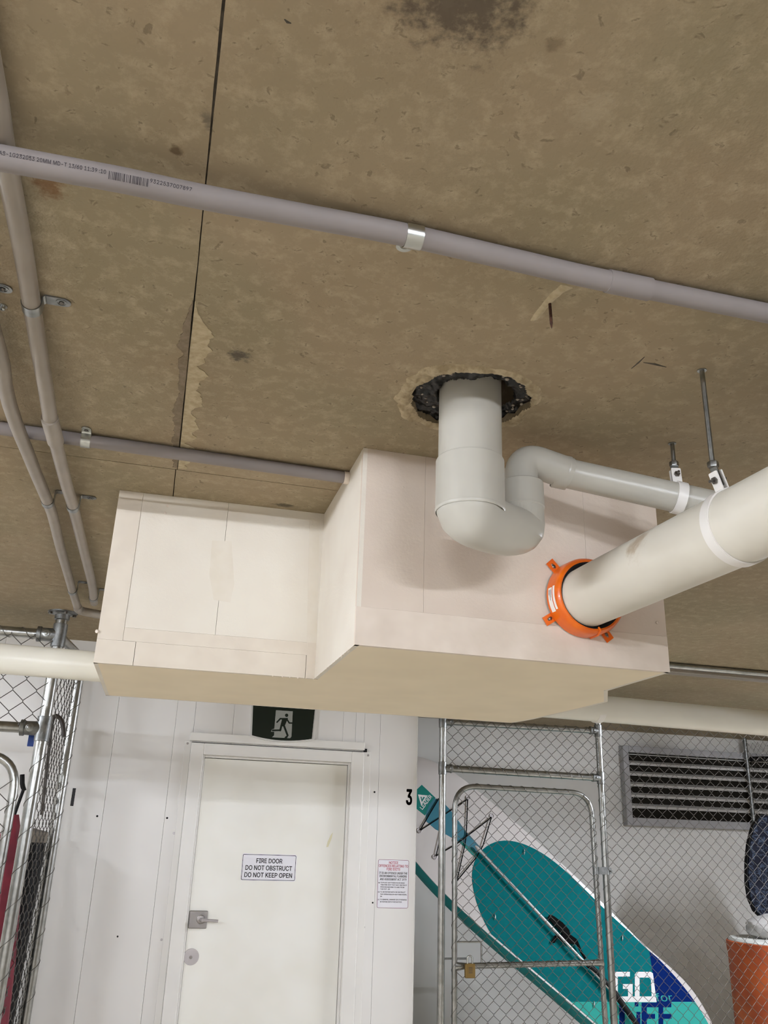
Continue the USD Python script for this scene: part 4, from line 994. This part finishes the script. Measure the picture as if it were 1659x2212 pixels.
nav = unary_union([zr(215, 830, 268, 1100), zr(365, 830, 400, 872), zr(382, 925, 420, 1100), zr(432, 835, 482, 1100), zr(482, 835, 720, 880), zr(575, 770, 720, 840), zr(482, 945, 562, 992), zr(596, 880, 642, 1100), zr(642, 945, 722, 992)])
obj('lettering', deck(nav.intersection(pp_), 0.003, 0.0008), 'navy', pb_, smooth=False, label='navy shapes around the letters LIFE')
fo = onb(*zg(655, 822), 0.004); fl = onb(*zg(580, 822), 0.004); fr2 = onb(*zg(745, 822), 0.004); fx = (fr2 - fl); fw = np.linalg.norm(fx); fx /= fw
obj('lettering', text_on('for', 0.050, BO + BN * 0.004 + fo[0] * BX + fo[1] * BY, BX * fx[0] + BY * fx[1], BX * -fx[1] + BY * fx[0], width=fw, bold=False), 'turq', pb_, smooth=False, label='small turquoise letters for')
def z2(x, y): return (880 + x / 6.9125, 1680 + y / 6.9125)
nose = bpoly([z2(*q) for q in [(-60, 330), (215, 105), (400, 285), (250, 560), (0, 345)]], 0.001)
obj('nose_patch', deck(bpoly([z2(*q) for q in [(215, 105), (420, 300), (262, 565), (60, 400), (-20, 330)]]), 0.0, 0.0012), 'green_teal', pb_, smooth=False, label='green teal nose patch')
obj('centre_stripe', deck(bpoly([z2(*q) for q in [(400, 310), (500, 330), (640, 480), (860, 780), (1110, 1060), (1130, 1100), (1060, 1185), (860, 1010), (600, 860), (420, 770), (270, 640), (280, 520), (330, 400)]]), 0.0004, 0.0012), 'steelblue', pb_, smooth=False, label='blue centre stripe')
obj('centre_stripe', deck(bpoly([z2(*q) for q in [(760, 950), (800, 940), (1050, 1130), (1020, 1200)]]), 0.0010, 0.0012), 'green_teal', pb_, smooth=False, label='green teal stripe edge')
tri = bpoly([z2(*q) for q in [(158, 250), (305, 265), (205, 415)]], 0.002).difference(bpoly([z2(*q) for q in [(195, 283), (265, 290), (215, 365)]], 0.002))
tri = tri.union(bpoly([z2(*q) for q in [(212, 285), (236, 287), (222, 325)]], 0.002))
obj('logo', deck(tri.buffer(0), 0.0016, 0.0008), 'letter', pb_, smooth=False, label='white triangle logo')
la, lb_ = onb(*z2(225, 480), 0.002), onb(*z2(372, 285), 0.002); ld = lb_ - la; lw = np.linalg.norm(ld); ld /= lw
obj('lettering', text_on('LEADER', 0.028, BO + BN * 0.0018 + la[0] * BX + la[1] * BY, BX * ld[0] + BY * ld[1], BX * -ld[1] + BY * ld[0], width=lw, center=False), 'letter', pb_, smooth=False, label='white lettering on the nose patch')
def o3(u, v, off): q = onb(u, v, off); return BO + q[0] * BX + q[1] * BY + BN * off
rings_ = [(180, 790), (410, 1180), (905, 300), (1260, 570)]
for q in rings_:
    c = o3(*z2(*q), 0.006); obj('lashing_ring', cat(tube([c + 0.017 * (math.cos(a) * BX + math.sin(a) * BY) for a in np.linspace(0, 2 * math.pi, 18, endpoint=False)], 0.003, 8, closed=True), disc(c - BN * 0.005, BN, 0.016, 0.004, 16)), 'steel_lt', pb_)
cords = [((470, 310), (185, 790), (470, 605), (900, 320), (880, 840), (860, 1000), (740, 1540)), ((430, 1165), (560, 560)), ((430, 1165), (740, 985), (1215, 625), (1260, 575), (1130, 1010), (1030, 1190), (740, 1540))]
for k, c in enumerate(cords):
    obj('bungee_cord', tube(bent([o3(*z2(*q), 0.012 + 0.003 * k) for q in c], 0.004, 3), 0.0042, 6), 'cordb', pb_, label='black elastic cord')
for u, v in ((1132, 1840), (1069, 1981), (1344, 2026), (1283, 2169)):
    obj('pad_loop', tube([o3(u, v - 6, 0.004), o3(u + 1, v - 3, 0.016), o3(u + 1, v + 3, 0.016), o3(u, v + 6, 0.004)], 0.004, 8), 'steel_lt', pb_)

pdd = thing('paddle', 'aluminium paddle shaft strapped along the middle of the paddle board', 'paddle', o3(1180, 1960, 0.05))
pa, pbx = o3(1031, 1832, 0.030), o3(1262, 2078, 0.045)
obj('shaft', tube([pa, pa + (pbx - pa) * 0.74], [0.0115, 0.0115], 14), 'alu', pdd)
obj('shaft', tube([pa + (pbx - pa) * 0.73, pbx + (pbx - pa) * 0.25], 0.0100, 14), 'alu', pdd)
obj('shaft_end', lathe([(1e-5, 0), (0.006, 0.0), (0.0135, 0.02), (0.0118, 0.06)], pa + (pbx - pa) * -0.02, pbx - pa, 14), 'board_white', pdd)
gs = [(1263, 2078), (1290, 2102), (1322, 2138), (1360, 2190), (1400, 2250)]
obj('grip', tube([o3(u, v, 0.045) for u, v in gs], [0.017, 0.021, 0.021, 0.020, 0.019], 14), 'black_plastic', pdd, label='black grip section')
obj('clamp', disc(o3(1262, 2078, 0.045), (pbx - pa), 0.018, 0.02, 14), 'steel_lt', pdd)
lsh = thing('paddle_leash', 'black padded leash strap bundled round the paddle shaft', 'strap', o3(1205, 2000, 0.06))
def z3(x, y): return (1160 + x / 10.37, 1940 + y / 10.37)
def bp3(pts, off, t):
    return extr(Polygon([onb(*z3(*q), off) for q in pts]).buffer(0.004), t, BO + BN * off, BX, BY)
obj('pad', bp3([(245, 440), (280, 385), (370, 430), (560, 570), (700, 730), (720, 830), (860, 930), (920, 1040), (840, 1020), (760, 1010), (650, 1010), (590, 980), (440, 870), (430, 800), (560, 850), (600, 850), (520, 740), (380, 600)], 0.028, 0.012), 'cordb', lsh, smooth=False)
obj('tail', tube([o3(*z3(*q), 0.035) for q in [(880, 950), (920, 1050), (980, 1190), (1040, 1290), (1090, 1370)]], [0.010, 0.011, 0.009, 0.009, 0.009], 8), 'cordb', lsh)
obj('tag', bp3([(330, 980), (380, 1000), (450, 880), (400, 850)], 0.02, 0.006), 'cordb', lsh, smooth=False)

# louvre vent in the storage wall
lv = thing('wall_vent', 'grey louvred ventilation grille high on the storage wall', 'vent', (5.6, YS, zz(0.5)))
VX0, VX1, VZ0, VZ1 = 4.475, 7.0, zz(0.165), zz(0.905)
b = 0.062
VF = YS - 0.075
obj('vent_frame', bx(VX0, VF, VZ0, VX0 + b, YS + 0.02, VZ1, 0.004), 'louvre_frame', lv)
obj('vent_frame', bx(VX1 - b, VF, VZ0, VX1, YS + 0.02, VZ1, 0.004), 'louvre_frame', lv)
obj('vent_frame', bx(VX0 + b, VF, VZ1 - b, VX1 - b, YS + 0.02, VZ1, 0.004), 'louvre_frame', lv)
obj('vent_frame', bx(VX0 + b, VF, VZ0, VX1 - b, YS + 0.02, VZ0 + b * 1.15, 0.004), 'louvre_frame', lv)
obj('dark_backing', bx(VX0 + 0.03, YS - 0.012, VZ0 + 0.03, VX1 - 0.03, YS - 0.004, VZ1 - 0.03), mat('vent_dark', lin(40, 37, 32), 0.9, spec=0.1), lv, smooth=False)
for k in range(5):
    zk = zz(0.735 - k * 0.1003)
    q = Polygon([(VF + 0.012, zk - 0.011), (VF + 0.012, zk + 0.011), (VF + 0.055, zk + 0.034), (VF + 0.055, zk + 0.026), (VF + 0.018, zk + 0.004), (VF + 0.018, zk - 0.011)])
    obj('slat', extr(q, VX1 - VX0 - 2 * b, (VX0 + b, 0, 0), (0, 1, 0), (0, 0, 1)), 'louvre', lv, smooth=False)
obj('top_blade', bx(VX0 + b, VF + 0.012, VZ1 - b - 0.022, VX1 - b, VF + 0.020, VZ1 - b - 0.014), 'louvre', lv, smooth=False)

# orange barrel with pale lid, cloth bundle, body board
BYY = 6.05
bl = pt(1590, 2060, y=BYY)
br_ = 0.34
bc = np.array([bl[0] + br_, BYY, 0.0]); zt2 = pt(1600, 2043, y=BYY - 0.2)[2]
ob = thing('barrel', 'orange plastic barrel with a pale lid beside the cage mesh', 'barrel', bc)
obj('body', lathe([(1e-5, 0.0), (br_ * 0.97, 0.0), (br_ * 0.985, 0.03), (br_ * 0.985, zt2 - 0.12), (br_ * 0.985, zt2 - 0.09), (br_ * 1.0, zt2 - 0.05), (br_, zt2), (br_ * 0.97, zt2 + 0.004), (br_ * 0.95, zt2 - 0.02)], bc, (0, 0, 1), 48), 'orange_bin', ob)
obj('lid', lathe([(br_ * 0.90, zt2 - 0.06), (br_ * 0.955, zt2 - 0.055), (br_ * 0.955, zt2 + 0.008), (br_ * 0.92, zt2 + 0.022), (1e-5, zt2 + 0.026)], bc, (0, 0, 1), 48), 'lid', ob, label='pale plastic lid')
bs = trimesh.creation.icosphere(4, 1.0); vv = bs.vertices * [0.25, 0.17, 0.095]; vv = vv * (1 + 0.25 * (meshkit.fbm(bs.vertices * 2.2 + 4, 3, 2)[:, None] - 0.5)); vv[:, 2] = np.maximum(vv[:, 2], -0.07)
cb = np.array([bc[0] + 0.05, BYY + 0.02, zt2 + 0.026 + 0.07])
obj('cloth_bundle', (vv + cb, bs.faces), 'cloth', label='pale grey cloth bundle lying on the barrel lid', cat='cloth')
bo = thing('body_board', 'navy floral body board standing on the cloth bundle', 'body board', cb + [0.1, 0.08, 0.05])
YB = BYY + 0.10
bpx = [(1642, 1762), (1626, 1785), (1617, 1820), (1613, 1860), (1613, 1905), (1618, 1940), (1630, 1968), (1648, 1985)]
L3 = [pt(u, v, y=YB) for u, v in bpx]; xm = L3[0][0] + 0.22
poly = Polygon([(p[0], p[2]) for p in L3] + [(2 * xm - p[0], p[2]) for p in L3[::-1]]).buffer(-0.02).buffer(0.02, quad_segs=6)
m0 = extr(poly, 0.055, (0, YB + 0.03, 0)); obj('board', m0, 'floral', bo, smooth=30)
obj('edge_band', extr(poly.buffer(0.006).difference(poly.buffer(-0.001)), 0.03, (0, YB + 0.017, 0)), 'black_plastic', bo, smooth=30)
bkx = pt(1622, 1640, y=YS - 0.2)
obj('black_pole', cyl(bkx, bkx + [1.6, 0.0, 0.10], 0.026, 14), 'black_plastic', label='black pole resting across the top of the far cage post', cat='pole')

# ================================================================= CONTENTS OF THE LEFT CAGE
um = thing('umbrella', 'red closed golf umbrella leaning in the left cage with a black handle', 'umbrella', (-0.75, 5.1, 0))
def q5(u, v, y): return pt(u, v, y=y)
cp = [q5(28, 1760, 5.05), q5(18, 1850, 5.05), q5(5, 1960, 5.02), q5(-8, 2080, 5.0), q5(-30, 2300, 4.98), q5(-45, 2480, 4.97)]
cp.append(np.array([cp[-1][0] - 0.03, 4.96, 0.10]))
obj('canopy', tube(cp, [0.030, 0.075, 0.085, 0.09, 0.08, 0.06, 0.02], 10), 'red', um, label='furled red canopy')
obj('shaft', tube([q5(52, 1702, 5.07), q5(40, 1735, 5.06), q5(26, 1775, 5.05)], 0.0085, 10), 'black_plastic', um)
obj('handle', tube([q5(48, 1673, 5.07), q5(48, 1682, 5.07), q5(48, 1692, 5.07), q5(49.5, 1700, 5.07), q5(53, 1708, 5.07)], [0.0122, 0.0125, 0.0125, 0.0122, 0.0105], 12), 'black_plastic', um, label='black bent handle')
ck = thing('walking_stick', 'dark brown crook handle stick hung inside the left cage side mesh', 'stick', (-0.52, 5.05, zz(0.4)))
hk = [q5(108, 1600, 5.05), q5(112, 1560, 5.05), q5(120, 1546, 5.05), q5(130, 1552, 5.05), q5(136, 1570, 5.05), q5(138, 1592, 5.05)]
obj('crook', tube(smooth_path(hk, 24), 0.0115, 12), 'brown_handle', ck)
obj('shaft', tube([hk[0], q5(90, 1760, 5.08)], 0.009, 10), 'brown_handle', ck)
gb = thing('golf_bag', 'tall black bag with a grey top standing behind the left side mesh', 'bag', (-0.66, 5.15, 0))
g0 = q5(82, 1800, 5.2); zt3 = g0[2]
gbx = -0.610
obj('body', lathe([(1e-5, 0), (0.085, 0.0), (0.095, 0.02), (0.095, zt3 - 0.03), (0.09, zt3)], (gbx, 5.2, 0), (0.02, 0, 1), 24), 'black_plastic', gb)
obj('top', lathe([(0.091, zt3 - 0.05), (0.098, zt3 - 0.04), (0.096, zt3 + 0.01), (1e-5, zt3 + 0.03)], (gbx, 5.2, 0), (0.02, 0, 1), 24), 'grey_fabric', gb)
bt = q5(66, 1595, 4.80)
obj('blue_strap', bx(bt[0] - 0.010, 4.79, bt[2] - 0.040, bt[0] + 0.02, 4.80, bt[2] + 0.02, 0.002), 'blue', label='short blue strap hanging behind the left cage tee fitting', cat='strap')

# ================================================================= LAMPS
for i, (x, y, ax_, e, refl) in enumerate(LAMPS):
    t = thing('unseen_batten_light', ['batten light behind the viewer to the right', 'batten light along the left aisle', 'batten light behind the viewer to the left', 'added batten light over the left cages to brighten the door wall', 'added batten light at the right to brighten the storage', 'batten light far behind the viewer to the right'][i], 'light', (x, y, LAMP_Z))  # all out of view; the winged ones are added to brighten wall and storage
    hx, hy = (0.62, 0.05) if ax_ else (0.05, 0.62)
    obj('tray', bx(x - hx, y - hy, LAMP_Z + 0.012, x + hx, y + hy, LAMP_Z + 0.05, 0.006), 'batten', t)
    em = usdkit.material(stage, f'/World/Looks/lamp_{i}', {'e': ('emission', dict(color=LAMP_COLOR, strength=e))}, surface='e.emission')
    a, b = ((x - 0.6, y, LAMP_Z - 0.012), (x + 0.6, y, LAMP_Z - 0.012)) if ax_ else ((x, y - 0.6, LAMP_Z - 0.012), (x, y + 0.6, LAMP_Z - 0.012))
    obj('tube', cyl(a, b, 0.024, 16), em, t)
    if refl:
        for s in (-1, 1):
            w = [(0.045, LAMP_Z + 0.03), (0.15, LAMP_Z - 0.02), (0.152, LAMP_Z - 0.016), (0.047, LAMP_Z + 0.036)]
            pw = Polygon([(s * a, z) for a, z in w]).buffer(0)
            obj('added_reflector', extr(pw, 1.24, (x, y - 0.62, 0) if not ax_ else (x - 0.62, y, 0), (1, 0, 0) if not ax_ else (0, 1, 0), (0, 0, 1)) if ax_ else extr(pw, 1.24, (x, y + 0.62, 0), (1, 0, 0), (0, 0, 1)), 'batten', t, smooth=False)  # wings added to cut direct light on the ceiling
    for s in (-0.4, 0.4):
        c = (x + s, y) if ax_ else (x, y + s)
        obj('hanger_rod', cyl((c[0], c[1], LAMP_Z + 0.05), (c[0], c[1], ZC), 0.004, 8), 'galv', t)
